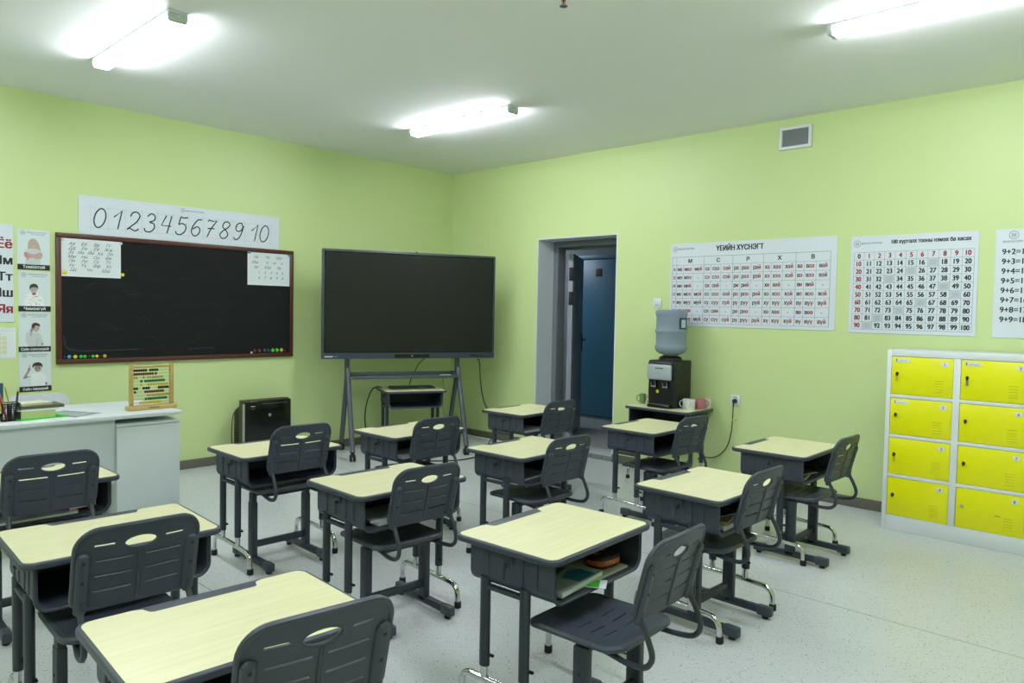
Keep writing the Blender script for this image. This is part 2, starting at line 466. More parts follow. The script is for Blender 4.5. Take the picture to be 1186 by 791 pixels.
# ================================================================== CEILING LAMPS
M_LAMP = mat('lamp_diffuser', (240, 245, 250), .4, emit=(244, 248, 255), strength=75.)
M_CAPL = mat('lamp_cap', (186, 196, 190), .5)
def make_lamp():
    t = empty('ceiling_lamp')
    m = MB(); m.box((-.052, -.6, -.014), (.052, .6, 0), M_WHITEP, .002); m.build('lamp_housing', t)
    m = MB()
    prof = [(-.048, -.014), (-.049, -.030), (-.043, -.052), (-.038, -.056), (.038, -.056), (.043, -.052), (.049, -.030), (.048, -.014)]
    M = Matrix(((1, 0, 0, 0), (0, 0, 1, -.575), (0, 1, 0, 0), (0, 0, 0, 1)))
    m.prism(prof, 0, 1.15, M_LAMP, M=M); m.build('lamp_diffuser', t)
    for s in (-1, 1):
        m = MB(); M = Matrix(((1, 0, 0, 0), (0, 0, 1, -.6 if s < 0 else .575), (0, 1, 0, 0), (0, 0, 0, 1)))
        m.prism([(x*1.06, y*1.03) for x, y in prof], 0, .025, M_CAPL, .002, M=M)
        m.lathe([(0, .001), (.006, .001), (.006, 0)], M_WHITEP, 8, Matrix.Translation((0, .601*s, -.03)) @ Matrix.Rotation(-s*PI/2, 4, 'X'))
        m.build('end_cap', t)
    return t
lamp0 = make_lamp(); first = True
for (x, y, lb) in ((-4.10, -1.75, 'lit tube lamp on the ceiling above the blackboard, at upper left'), (-1.65, -1.90, 'lit tube lamp on the ceiling nearest the room corner and the screen'),
                   (-1.68, -5.46, 'lit tube lamp on the ceiling at upper right, above the lockers'), (-4.10, -5.46, 'ceiling tube lamp over the front desks, outside the photo'),
                   (-6.5, -1.75, 'ceiling tube lamp over the teacher\'s end, outside the photo'), (-6.5, -5.46, 'ceiling tube lamp behind the viewer, outside the photo')):
    o = lamp0 if first else copy_tree(lamp0); first = False
    o.location = (x, y, H-.0005); tag(o, lb, 'ceiling lamp', 'tube lamps on the ceiling')
o = copy_tree(lamp0); o.location = (1.1, .9, 2.5995); tag(o, 'unseen tube lamp added on the corridor ceiling to light the view through the doorway', 'ceiling lamp')  # added lamp, out of view, brightens the corridor and its blue door
for c in o.children:
    if c.name.startswith('lamp_diffuser'):
        c.data = c.data.copy(); c.data.materials[0] = mat('added_lamp_diffuser', (240, 245, 250), .4, emit=(226, 240, 255), strength=75.)
t = empty('sprinkler_head', (-2.93, -4.03, H-.0005))
m = MB(); m.lathe([(0, 0), (.032, 0), (.034, -.006), (.014, -.012), (.012, -.03), (0, -.03)], M_CHROME, 20); m.build('escutcheon', t)
m = MB(); m.tube(fillet([(-.006, 0, -.028), (-.016, 0, -.04), (-.006, 0, -.056)], .008), .003, M_CHROME, 6); m.tube(fillet([(.006, 0, -.028), (.016, 0, -.04), (.006, 0, -.056)], .008), .003, M_CHROME, 6)
m.lathe([(0, -.055), (.02, -.056), (.02, -.059), (0, -.059)], M_CHROME, 16); m.build('deflector', t)
m = MB(); m.tube([(0, 0, -.03), (0, 0, -.054)], .0035, mat('red_glass', (150, 20, 20), .1), 8); m.build('bulb', t)
tag(t, 'small chrome fire sprinkler in the ceiling at the top middle', 'sprinkler')

# ================================================================== DESKS AND CHAIRS
DW, DD, DH = .62, .458, .626
def make_desk():
    t = empty('student_desk')
    m = MB(); m.prism(rrect(DW, DD, .04, 7), DH-.022, DH, M_PLASTIC, .007, 3); top = m.build('desktop', t)
    # cream laminate with a pen groove cut out of its far edge
    i = .012; w, d = DW-2*i, DD-2*i; P = rrect(w, d, .03, 6); n = 7
    gd = .042
    # corners order: (+,+),( -,+),(-,-),(+,-): the far edge lies between corner 0 and corner 1
    P = P[:n]+[(.29*w, d/2), (.255*w, d/2-.008), (.24*w, d/2-gd+.006), (.225*w, d/2-gd), (-.225*w, d/2-gd), (-.24*w, d/2-gd+.006), (-.255*w, d/2-.008), (-.29*w, d/2)]+P[n:]
    m = MB(); m.prism(P, DH-.004, DH+.0012, M_LAM, .0006, 1); m.build('writing_surface', top)
    # book box: U shell, open towards the pupil
    hw, z1, z0, y0, y1, th, r = .268, DH-.022, DH-.166, -.198, .175, .009, .045
    def U(hw, z0, r, ins=0):
        pts = [(-hw, z1)]
        for k in range(8):
            a = PI+k/7*PI/2; pts.append((-hw+r+r*math.cos(a), z0+r+r*math.sin(a)))
        for k in range(8):
            a = 1.5*PI+k/7*PI/2; pts.append((hw-r+r*math.cos(a), z0+r+r*math.sin(a)))
        pts.append((hw, z1)); return pts
    O = U(hw, z0, r); I = U(hw-th, z0+th, r-th*.6)
    V = []; F = []; nn = len(O)
    for y, L in ((y0, O), (y1, O), (y0, I), (y1-th, I)): V += [(x, y, z) for x, z in L]
    for k in range(nn-1):
        F += [(k, k+1, nn+k+1, nn+k), (2*nn+k+1, 2*nn+k, 3*nn+k, 3*nn+k+1), (k+1, k, 2*nn+k, 2*nn+k+1)]
    F += [tuple(nn+k for k in range(nn)), tuple(3*nn+k for k in reversed(range(nn)))]
    m = MB(); m.raw(V, F, M_PLASTIC2)
    m.tube([(x, y0, z) for x, z in O], .0055, M_PLASTIC2, 6)
    for s in (-1, 1):
        for yy, ww in ((-.12, .022), (-.055, .03), (.03, .03), (.10, .03)):
            m.prism(rrect(.008, ww, .003, 3, s*hw, yy), z0+.04, z1-.002, M_PLASTIC2)
    box = m.build('book_box', t)
    for s in (-1, 1):
        m = MB(); m.box((s*(hw+.002)-.004, -.024, z1-.045), (s*(hw+.002)+.004, .014, z1-.008), M_PLASTIC2, .002); m.box((s*(hw+.009)-.008, -.010, z1-.047), (s*(hw+.009)+.008, .012, z1-.040), M_PLASTIC2, .002); m.tube(fillet([(s*(hw+.004), -.005, z1-.032), (s*(hw+.006), -.005, z1-.047), (s*(hw+.016), -.005, z1-.048), (s*(hw+.018), -.005, z1-.040)], .004), .004, M_BLACK, 6); m.build('bag_hook', box)
    X = .258
    for s in (-1, 1):
        for yy in (.110, -.070):
            zl = .17
            m = MB(); m.tube([(s*X, yy, z0+.03), (s*X, yy, zl)], .0165, M_STEEL, 14, ry=.0205, up=(1, 0, 0))
            m.tube([(s*(X-.012), yy-.016, zl+.035), (s*(X-.012), yy-.03, zl+.035)], .006, M_BLACK, 8)
            m.build('leg', t)
        m = MB(); m.box((s*X-.012, -.07, z0-.014), (s*X+.012, .11, z0+.004), M_STEEL, .006); m.build('leg_bracket', t)
        m = MB()
        m.tube(fillet([(s*X, .220, .0), (s*X, .220, .118), (s*X, .03, .118)], .055, 7)[:-1]+fillet([(s*X, .03, .118), (s*X, -.21, .105), (s*X, -.215, .0)], .10, 9), .0125, M_CHROME, 12)
        for yy in (.110, -.070): m.tube([(s*X, yy, .115), (s*X, yy, .18)], .0125, M_CHROME, 12, ry=.015, up=(1, 0, 0))
        b = m.build('chrome_base', t); b.location = (0, 0, .002)
        for yy in (.220, -.215):
            m = MB(); m.lathe([(0, 0), (.016, 0), (.017, .004), (.0165, .028), (.0125, .03)], M_RUBBER, 14, axis=(s*X, yy)); m.build('rubber_foot', b)
    return t
def make_chair():
    t = empty('student_chair')
    m = MB(); SH = .375
    def fs(u, v, w):
        z = SH-.012*max(0, 1-(u/.17)**2)*max(0, 1-((v+.02)/.17)**2)
        if v > .11: z -= .010*((v-.11)/.08)**2
        if v < -.12: z += .008*((-.12-v)/.05)
        return (u, v, z+w)
    out = rrect(.354, .372, [.05, .05, .06, .06], 6, 0, .012)
    slots = []
    for v0 in (.08, .03, -.02, -.07):
        for s in (-1, 1): slots.append(rrect(.085, .005, .0024, 2, s*.066, v0))
    sheet(m, out, slots, fs, .012, M_PLASTIC, .022)
    m.tube([Vector(fs(u*.975, v*.975, 0))+Vector((0, 0, -.004)) for u, v in out], .0125, M_PLASTIC, 8, closed=True)
    m.build('seat', t)
    def fb(u, v, w):
        k = (v+.12)/.24
        y = -.218-.052*k-.016*max(0, 1-(u/.178)**2)-.010*k*k
        return (u, y+w, .612+v)
    out = rrect(.352, .246, [.06, .06, .035, .035], 8)
    out = [(u, v+(.006 if v > 0 else -.008)*(1-(u/.176)**2)) for u, v in out]
    ell = [(.046*math.cos(a), .070+.0195*math.sin(a)) for a in [2*PI*k/20 for k in range(20)]]
    holes = [ell]
    for s in (-1, 1):
        holes.append(rrect(.056, .006, .0028, 2, s*.098, .074))
        for v0 in (.026, -.022, -.070): holes.append(rrect(.105, .006, .0028, 2, s*.069, v0))
    m = MB(); sheet(m, out, holes, fb, .009, M_PLASTIC, .022)
    m.tube([fb(u*.98, v*.98, 0) for u, v in out], .0085, M_PLASTIC, 8, closed=True)
    m.tube([fb(u*1.07, .070+(v-.070)*1.14, 0) for u, v in ell], .0055, M_PLASTIC, 7, closed=True)
    m.tube([fb(0, v, -.003) for v in (.045, 0, -.05, -.115)], .006, M_PLASTIC, 6)
    back = m.build('backrest', t)
    for s in (-1, 1):
        m = MB()
        pts = [Vector(fb(s*.153, v, -.008)) for v in (.045, .02, -.01, -.05, -.09, -.128)]
        m.tube(pts, .0185, M_PLASTIC, 10, ry=.011, up=(1, 0, 0))
        m.ball(pts[0], .016, M_PLASTIC, sc=(1, .66, .8)); m.ball(pts[-1], .016, M_PLASTIC, sc=(1, .66, .8))
        for v in (.03, -.035, -.10):
            p = Vector(fb(s*.153, v, -.0185)); m.ball(p, .0055, M_BLACK, u=8, v=6, sc=(1, .5, 1))
        m.build('mounting_pad', back)
        m = MB(); m.tube(catmull([(s*.13, .0, .350), (s*.135, -.10, .347), (s*.15, -.20, .343), (s*.153, -.258, .354), (s*.154, -.280, .392), (s*.154, -.262, .445), (s*.153, -.239, .488), (s*.153, -.240, .52)], 5), .0095, M_STEEL, 9)
        m.build('back_support_tube', t)
    for s in (-1, 1):
        X = s*.160
        m = MB(); m.box((X-.016, -.058, .03), (X+.016, -.002, .350), M_STEEL, .005)
        for z in (.26, .21): m.tube([(X-.018, -.03, z), (X+.018, -.03, z)], .005, M_BLACK, 8)
        m.build('post', t)
        m = MB(); m.box((X-.016, -.205, .022), (X+.016, .145, .055), M_STEEL, .005); rail = m.build('foot_rail', t)
        for yy, sg in ((-.215, -1), (.155, 1)):
            m = MB(); m.box((X-.0185, yy-.038, .014), (X+.0185, yy+.034, .060), M_PLASTIC, .008, 3)
            m.lathe([(0, .001), (.015, .001), (.016, .013), (0, .014)], M_RUBBER, 12, axis=(X, yy+sg*.004)); m.build('foot_cap', rail)
    m = MB(); m.box((-.145, -.042, .095), (.145, -.018, .13), M_STEEL, .003); m.build('cross_bar', t)
    m = MB(); m.box((-.16, -.055, .334), (.16, -.005, .350), M_STEEL, .003); m.box((-.14, -.13, .338), (.14, -.105, .354), M_STEEL, .003); m.build('seat_frame', t)
    return t
desk0 = make_desk(); chair0 = make_chair()
GD = 'cream topped student desks'
DESKS = [
 ('A', -4.836, -2.531, 0, 'student desk farthest left, right up against the white teacher\'s desk, mostly hidden by its chair'),
 ('B', -4.858, -3.615, -.05, 'student desk at left, second from the front, cream top cut by the photo\'s left edge'),
 ('C', -4.902, -4.623, -.06, 'student desk at the bottom left, brightest cream top, its near edge below the photo'),
 ('D1', -3.635, -2.553, -.018, 'student desk in front of the black heater, its chair tucked in'),
 ('D4', -3.656, -3.624, -.027, 'student desk in the middle of the room with white papers in its box'),
 ('D7', -3.693, -4.68, .045, 'student desk in the near middle with blue book and pencil case in its open box'),
 ('D2', -2.675, -2.57, .008, 'student desk straight in front of the big screen\'s stand'),
 ('D9', -2.552, -3.517, .013, 'student desk between the desk by the screen and the desk of the near right column'),
 ('D11', -2.591, -4.707, -.019, 'student desk right of the near middle desk, books showing in its box'),
 ('D8', -1.33, -2.40, .023, 'student desk nearest the doorway, at its left side'),
 ('D10', -1.29, -3.55, 0, 'student desk directly in front of the water cooler'),
 ('D12', -1.332, -4.56, .01, 'student desk nearest the yellow lockers, below the wall socket')]
first = True; DK = {}
for k, x, y, a, lb in DESKS:
    o = desk0 if first else copy_tree(desk0); first = False
    o.location = (x, y, 0); o.rotation_euler = (0, 0, a); tag(o, lb, 'desk', GD); DK[k] = o
CH = [
 ('A', -4.83, -2.61, -.04, .05, 'charcoal plastic chair farthest left, before the white teacher\'s desk'),
 ('B', -4.912, -3.80, -.05, .03, 'charcoal plastic chair at left, second row, cream desktop showing through its handle hole'),
 ('C', -4.880, -4.775, -.13, .045, 'charcoal plastic chair at the bottom edge, only the top of its backrest in view'),
 ('D1', -3.65, -2.60, -.03, .05, 'charcoal plastic chair tucked into the desk in front of the heater, seat set high'),
 ('D4', -3.66, -3.67, -.07, 0, 'charcoal plastic chair at the middle desk, whole back and seat in view'),
 ('D7', -3.745, -4.940, .03, 0, 'charcoal plastic chair pulled out nearest the viewer, slotted seat fully in view'),
 ('D2', -2.718, -2.655, -.08, .01, 'charcoal plastic chair at the desk in front of the big screen'),
 ('D9', -2.600, -3.605, -.04, 0, 'charcoal plastic chair in front of the doorway floor, second behind the near middle desk'),
 ('D11', -2.61, -4.72, -.02, 0, 'charcoal plastic chair right beside the pulled-out one, at the near right desk'),
 ('D8', -1.385, -2.54, -.03, 0, 'charcoal plastic chair nearest the doorway'),
 ('D10', -1.345, -3.66, -.06, 0, 'charcoal plastic chair in front of the mugs and water cooler'),
 ('D12', -1.385, -4.655, -.02, 0, 'charcoal plastic chair nearest the yellow lockers')]
first = True; RAISE = []
for k, x, y, a, dz, lb in CH:
    o = chair0 if first else copy_tree(chair0); first = False
    o.location = (x, y, 0); o.rotation_euler = (0, 0, a); tag(o, lb, 'chair', 'charcoal student chairs'); 
    RAISE.append((o, dz))
for o, dz in RAISE:
    if dz > .001:
        for c in o.children:
            nm = c.name.split('.')[0]
            if nm in ('seat', 'backrest', 'back_support_tube', 'seat_frame'): c.location.z += dz
        for c in list(o.children):
            if c.name.split('.')[0] == 'post':
                e = MB(); X = .16 if c.data.vertices[0].co.x > 0 else -.16
                e.box((X-.0125, -.053, .34), (X+.0125, -.007, .350+dz), M_STEEL, .002); e.build('post_extension', c)
# two more desks of the same kind: under the screen and under the water cooler
o = copy_tree(desk0); o.location = (-1.10, -.64, 0); o.rotation_euler = (0, 0, math.atan2(-.411, .911)); tag(o, 'student desk behind the big screen\'s stand, carrying the keyboard', 'desk', GD); DK['T'] = o
o = copy_tree(desk0); o.location = (-.252, -3.075, 0); o.rotation_euler = (0, 0, -PI/2); tag(o, 'student desk against the right wall carrying the water cooler', 'desk', GD); DK['W'] = o

# things inside the desk boxes
FZ = DH-.166+.009
def in_desk(k, lx, ly, rz, dz=0.0015):
    o = DK[k]; a = o.rotation_euler[2]; c, s = math.cos(a), math.sin(a)
    return (o.location[0]+c*lx-s*ly, o.location[1]+s*lx+c*ly, FZ+dz), a+rz
def book(name, w, d, h, cover, pos, rz, lab, cat='book', extra=None, grp=None, tilt=0):
    t = empty(name, pos, rz); t.rotation_euler[1] = tilt
    m = MB(); m.box((-w/2+.003, -d/2+.003, .0012), (w/2, d/2-.003, h-.0012), M_PAPER, .0005, 1); m.build('pages', t)
    m = MB(); m.box((-w/2, -d/2, 0), (w/2+.002, d/2, .0014), cover); m.box((-w/2, -d/2, h-.0014), (w/2+.002, d/2, h), cover); m.box((-w/2-.001, -d/2, 0), (-w/2+.001, d/2, h), cover)
    c = m.build('cover', t)
    if extra:
        m = MB(); extra(m, h+.0003); m.build('cover_print', c, smooth=False)
    return tag(t, lab, cat, grp)
M_CBLUE = mat('print_blue', (50, 128, 168), .4); M_CGREY = mat('cover_grey', (176, 184, 190), .35); M_ORANGE = mat('print_orange', (190, 84, 40), .5)
M_GREEN = mat('print_green', (60, 180, 40), .5); M_TEAL = mat('cover_teal', (60, 92, 104), .5); M_TAN = mat('cover_tan', (168, 150, 110), .5)
def pr7(m, z):
    m.poly([(x, y, z) for x, y in [(-.01, -.09), (.10, -.09), (.12, -.04), (.06, .0), (-.02, -.02)]], M_CBLUE)
    m.poly([(x, y, z) for x, y in [(-.06, .0), (.08, .02), (.06, .07), (-.08, .07)]], M_TEAL)
    m.poly([(.10, -.09, z+.0003), (.112, -.09, z+.0003), (.112, .09, z+.0003), (.10, .09, z+.0003)], M_PAPER)
    m.poly([(x-.1, y-.03, z) for x, y in [(0.02, 0), (.05, .01), (.06, .035), (.03, .05), (0, .03)]], M_ORANGE)
    m.poly([(x-.11, y-.01, z) for x, y in [(0, 0), (.02, -.01), (.03, .02), (.01, .04), (-.01, .03)]], M_INK)
p, r = in_desk('D7', .0, -.075, 0); book('notebook', .42, .21, .006, mat('cover_cream', (196, 196, 178), .5), p, r, 'thick pale notebook lying lowest in the open box of the near middle desk')
p, r = in_desk('D7', -.090, -.085, .08, .0085); book('picture_book', .27, .20, .018, M_CGREY, p, r, 'grey and blue picture book on top in the open box of the near middle desk', extra=pr7)
t = empty('pencil_case'); p, r = in_desk('D7', .150, -.105, -.15, .0085); t.location = p; t.rotation_euler = (0, 0, r)
m = MB(); m.prism(rrect(.14, .10, .045, 8), 0, .045, mat('case_black', (26, 26, 30), .6), .012, 3); m.build('case_body', t)
m = MB(); m.prism(rrect(.142, .102, .046, 8), .014, .032, M_ORANGE)
for k in range(26):
    a = 2*PI*k/26; m.ball((.066*math.cos(a)*1.06, .047*math.sin(a)*1.07, .019+.008*(k % 2)), .0028, M_PAPER, u=6, v=4)
m.build('dotted_band', t)
m = MB(); m.poly([(-.04, -.01, .0457), (-.01, .0, .0457), (-.02, .02, .0457), (-.045, .015, .0457)], M_ORANGE); m.poly([(.01, .015, .0457), (.03, .005, .0457), (.035, .025, .0457)], M_ORANGE); m.build('case_print', t)
tag(t, 'black pencil case with an orange dotted band in the near middle desk', 'pencil case')
p, r = in_desk('D7', -.02, -.185, .5, .001)
t = MB(); t.box((-.04, -.045, 0), (.04, .03, .0012), M_PAPER); t.box((-.035, -.02, .0013), (.035, .02, .0018), M_GREEN); o = t.build('paper_note', loc=(p[0], p[1], p[2]+.001), rot=(.0, 0, r)); tag(o, 'white note with a green stripe sticking out of the near middle desk\'s box', 'note')
def stack(k, lst):
    z = .0015
    for (nm, w, d, h, cov, lx, ly, rz, lab) in lst:
        p, r = in_desk(k, lx, ly, rz, z); book(nm, w, d, h, cov, p, r, lab); z += h+.0008
stack('D4', [('notebook', .30, .24, .01, M_PAPER, -.03, -.05, .05, 'white notebook lying lowest in the box of the middle desk'), ('notebook', .26, .19, .012, M_CGREY, -.06, -.07, -.1, 'grey notebook lying topmost in the box of the middle desk')])
stack('D11', [('textbook', .30, .24, .02, M_PAPER, -.04, -.06, .04, 'white textbook lowest in the box of the desk right of the near middle one'), ('textbook', .24, .18, .016, M_TAN, -.08, -.07, .3, 'tan textbook in the middle of the pile in the near right desk'), ('notebook', .2, .16, .01, M_TEAL, -.1, -.06, -.2, 'dark teal notebook topmost of the pile in the near right desk')])
stack('D12', [('textbook', .24, .18, .014, M_TAN, -.08, -.07, .2, 'tan textbook in the box of the desk nearest the lockers'), ('notebook', .2, .15, .008, M_TEAL, -.06, -.08, -.3, 'dark notebook on the tan textbook in the desk nearest the lockers')])
stack('D8', [('notebook', .26, .2, .018, M_CGREY, -.07, -.06, .0, 'pale grey notebook in the box of the desk nearest the doorway')])
stack('D9', [('notebook', .24, .18, .01, M_CGREY, -.06, -.03, .1, 'pale notebook deep in the box of the desk second behind the near middle one')])
stack('D2', [('notebook', .24, .18, .02, M_PAPER, -.07, -.06, .1, 'white notebook in the box of the desk in front of the screen')])
stack('A', [('textbook', .32, .22, .012, M_CGREY, -.02, -.07, .0, 'pale textbook in the box of the desk farthest left'), ('notebook', .12, .12, .02, M_ORANGE, .16, -.08, .2, 'small orange notebook in the box of the desk farthest left')])

# ================================================================== TEACHER'S DESK
t = empty('teacher_desk', (-3.80, -1.68, 0))
m = MB(); m.prism([(x, y) for x, y in rrect(2.4, .70, .012, 3, -1.2+.005, .35)], .728, .752, M_MEL, .003, 2); m.build('desktop', t)
m = MB(); m.box((-.378, .04, 0), (-.005, .60, .695), M_MEL, .002); cb = m.build('cabinet', t)
m = MB(); m.box((-.378, .022, .012), (-.005, .038, .675), M_MEL, .002); m.build('cabinet_front', t)
m = MB(); m.box((-.38, .02, .678), (-.002, .60, .694), M_MEL, .002); m.build('cabinet_top', t)
m = MB(); m.box((-2.38, .045, .335), (-.38, .062, .727), M_MEL, .002); m.build('modesty_panel', t)
m = MB(); m.box((-2.38, .06, 0), (-2.36, .64, .727), M_MEL, .002); m.build('side_panel', t)
m = MB(); m.box((-.37, .3, .696), (-.02, .34, .7275), M_GREYMET, .002); m.build('spacer_rail', t)
tag(t, 'long white teacher\'s desk below the blackboard with a cabinet at its right end', 'desk')
# small speaker / outlet column seen under the panel
t = empty('power_column', (-4.26, -1.45, 0))
m = MB(); m.box((-.05, -.05, 0), (.05, .05, .32), mat('beige_plastic', (168, 166, 138), .5), .008); m.build('column_body', t)
m = MB()
for z in (.15, .24): m.lathe([(0, .003), (.02, .002), (.021, 0)], M_BLACK, 14, Matrix.Translation((.0, -.0505, z)) @ Matrix.Rotation(PI/2, 4, 'X'))
for k in range(3): m.box((-.03, -.0525, .275+k*.012), (.03, -.0505, .280+k*.012), M_BLACK)
m.build('column_sockets', t); tag(t, 'beige box with black sockets standing under the teacher\'s desk', 'power box')
# white chair behind
t = empty('teacher_chair', (-4.31, -.72, 0))
M_WCH = mat('white_chair_shell', (206, 212, 220), .3)
m = MB()
def fc(u, v, w): return (u, .18-.09*(1-(u/.24)**2)*.0+w+.05*(u/.22)**2*-1+.02, .585+v)
sheet(m, [(x, y) for x, y in rrect(.38, .40, .06, 6)], [], fc, .012, M_WCH, .04); m.build('backrest', t)
m = MB(); m.prism(rrect(.44, .42, .06, 6), .43, .455, M_WCH, .01, 3); m.build('seat', t)
for sx in (-1, 1):
    m = MB(); m.tube([(sx*.17, .17, .44), (sx*.165, .20, .55)], .012, M_CHROME, 8); m.build('back_support_tube', t)
    for sy in (-1, 1):
        m = MB(); m.tube([(sx*.16, sy*.15, .43), (sx*.21, sy*.19, .0)], .012, M_CHROME, 8); m.build('leg', t)
t.rotation_euler = (0, 0, 0)
tag(t, 'white plastic chair behind the teacher\'s desk', 'chair')
TZ = .7525
# abacus
t = empty('abacus', (-3.918, -1.50, TZ), .05)
m = MB(); m.prism(rrect(.305, .075, .012, 4), 0, .026, M_PINE, .003); m.build('base', t)
m = MB(); m.box((-.15, -.018, .012), (.15, -.012, .016), M_PINE)
for s in (-1, 1):
    m = MB(); m.box((s*.126-.010, -.014, .026), (s*.126+.010, .014, .292), M_PINE, .003); m.build('post', t)
m = MB(); m.box((-.116, -.008, .265), (.116, .008, .279), M_PINE, .003); m.build('top_bar', t)
m = MB()
for k in range(6): m.box((-.03+k*.011, -.0382, .012), (-.023+k*.011, -.0376, .018), M_INK)
m.build('base_print', t)
cols = [mat('bead_black', (30, 26, 34), .35), mat('bead_red', (116, 36, 38), .35), mat('bead_natural', (170, 160, 90), .4), mat('bead_green', (20, 100, 66), .35), mat('bead_yellow', (206, 180, 48), .35)]
rows = [[0, 1, 2, 3, 4, 5, 7, 8, 9, 10], [0, 1, 2, 3, 4, 5, 6, 7, 8, 9.4], [-.2, .8, 4, 6, 7, 8.3, 9.3, 10.3, 11.3, 12.3], [3, 4.8, 5.9, 7, 8, 9, 10, 11, 12, 13], [3, 6.2, 7.4, 8.6, 9.6, 11, 12, 13.2, 14.4, 12.6],
        [-.1, 1, 4, 5.2, 6.3, 10.8, 11.8, 12.8, 13.8, 14.8], [.2, 4.8, 5.8, 6.8, 7.8, 8.8, 9.8, 10.8, 11.8, 12.6], [6, 7, 8, 9, 10, 11, 12, 13, 14, 14.9], [5, 6.2, 7.2, 8.2, 9.2, 10.2, 11.2, 12.2, 13.2, 14], [2.6, 3.6, 4.6, 5.6, 6.6, 7.6, 8.6, 9.6, 10.6, 11.5]]
bead_me = {}
for i, rw in enumerate(rows):
    z = .250-i*.0228
    m = MB(); m.tube([(-.118, 0, z), (.118, 0, z)], .0012, M_GREYMET, 6); w = m.build('wire', t)
    for x in sorted(rw):
        c = cols[i % 5]
        if c.name not in bead_me:
            m = MB(); m.ball((0, 0, 0), .0090, c, u=12, v=8, sc=(.92, 1, 1)); ob = m.build('bead', w); bead_me[c.name] = ob.data
        else:
            ob = bpy.data.objects.new('bead', bead_me[c.name]); COL.objects.link(ob); ob.parent = w
        ob.location = (-.105+x*.0140, 0, z)
tag(t, 'wooden abacus with ten rows of coloured beads at the right end of the teacher\'s desk', 'abacus')
# pen holder etc.
t = empty('pen_holder', (-4.69, -1.51, TZ))
M_MESH = mat('black_wire_mesh', (18, 18, 20), .5)
m = MB()
for k in range(9):
    z = .002+k*.0118; m.tube([(-.042, -.042, z), (.042, -.042, z), (.042, .042, z), (-.042, .042, z)], .0014, M_MESH, 4, closed=True)
for s in range(4):
    R_ = Matrix.Rotation(s*PI/2, 4, 'Z')
    for k in range(9):
        x = -.042+k*.0105; m.tube([R_ @ Vector((x, -.042, 0)), R_ @ Vector((x, -.042, .098))], .0012, M_MESH, 4)
m.tube([(-.043, -.043, .098), (.043, -.043, .098), (.043, .043, .098), (-.043, .043, .098)], .003, M_BLACK, 6, closed=True)
m.box((-.042, -.042, 0), (.042, .042, .003), M_BLACK); m.build('mesh_cup', t)
m = MB(); m.box((-.002, -.04, .003), (.002, .04, .09), M_BLACK); m.build('divider', t)
tag(t, 'black mesh pen holder on the teacher\'s desk, full of pencils and scissors', 'pen holder')
pens = [((-.02, -.02), (-.045, -.02), .15, (150, 50, 50), 'red pencil leaning left in the black pen holder'), ((-.01, .0), (-.035, .01), .165, (190, 120, 130), 'pink pencil standing in the black pen holder'),
        ((-.03, -.01), (-.055, -.03), .145, (206, 190, 60), 'yellow tipped pencil at the left of the black pen holder'), ((.02, .02), (.0, .03), .19, (150, 150, 70), 'tall straw coloured pencil at the back of the pen holder'),
        ((.02, -.015), (.035, .0), .17, (30, 44, 60), 'dark blue pen at the right of the pen holder'), ((.03, .01), (.042, .015), .165, (24, 26, 30), 'black pen rightmost in the pen holder'), ((.012, -.025), (-.01, -.03), .10, (110, 116, 130), 'grey ruler pen low in the pen holder')]
for (a, b, L, c, lb) in pens:
    d = Vector((b[0]-a[0], b[1]-a[1], .11)).normalized(); p0 = Vector((a[0], a[1], .006)); p1 = p0+d*(L-.014)
    t2 = empty('pencil', (-4.69, -1.51, TZ))
    m = MB(); m.tube([p0, p1], .0038, mat('pen_%d_%d_%d' % c, c, .4), 7); m.build('shaft', t2)
    m = MB(); m.tube([p1, p1+d*.014], [.0036, .0008], mat('pen_tip', (180, 150, 100), .5), 7); m.build('tip', t2)
    tag(t2, lb, 'pencil', 'pencils in the pen holder')
M_BIND = mat('binder_teal', (24, 74, 98), .4); M_BGREEN = mat('binder_green', (20, 84, 60), .4)
t = empty('binder', (-4.765, -1.37, TZ), .25)
m = MB(); m.box((-.14, -.02, 0), (.075, .02, .20), M_BIND, .003); m.build('cover', t)
m = MB(); m.prism([(-.04, 0), (.06, 0), (.07, .09), (.04, .13), (0, .08), (-.03, .1)], 0, .0006, M_BGREEN, M=Matrix(((1, 0, 0, -.02), (0, 0, 1, -.0212), (0, 1, 0, .05), (0, 0, 0, 1)))); m.build('cover_print', t)
tag(t, 'upright teal and green binder at the left edge behind the pen holder', 'binder')
t = empty('desk_globe_light', (-4.785, -1.545, TZ))
m = MB(); m.lathe([(0, 0), (.035, 0), (.038, .004), (.02, .01), (.012, .03), (.03, .045), (.045, .05), (.046, .06), (0, .064)], M_WHITEP, 20); m.build('stand', t)
t.name = 'white_stand'; tag(t, 'small white stand beside the pen holder at the photo\'s left edge', 'stand')
z = TZ
def deskbook(name, w, d, h, cov, x, y, rz, lab, cat='book'):
    global z
    book(name, d, w, h, cov, (x, y, z), rz+PI/2, lab, cat); z += h+.0005
M_FGREEN = mat('folder_green', (70, 196, 70), .4)
deskbook('folder', .26, .20, .006, M_FGREEN, -4.545, -1.46, .12, 'bright green folder under the stack of books on the teacher\'s desk', 'folder')
deskbook('book', .175, .15, .042, mat('cover_palegreen', (186, 200, 140), .5), -4.56, -1.465, .06, 'thick pale green book on the green folder')
deskbook('book', .20, .16, .010, M_PAPER, -4.555, -1.465, .02, 'thin white book above the pale green one')
deskbook('book', .225, .16, .018, mat('cover_olive', (88, 86, 66), .5), -4.54, -1.465, .02, 'dark olive book in the stack on the teacher\'s desk')
deskbook('book', .16, .13, .012, mat('cover_cream2', (196, 200, 172), .5), -4.57, -1.46, .2, 'cream book topmost of the stack on the teacher\'s desk')
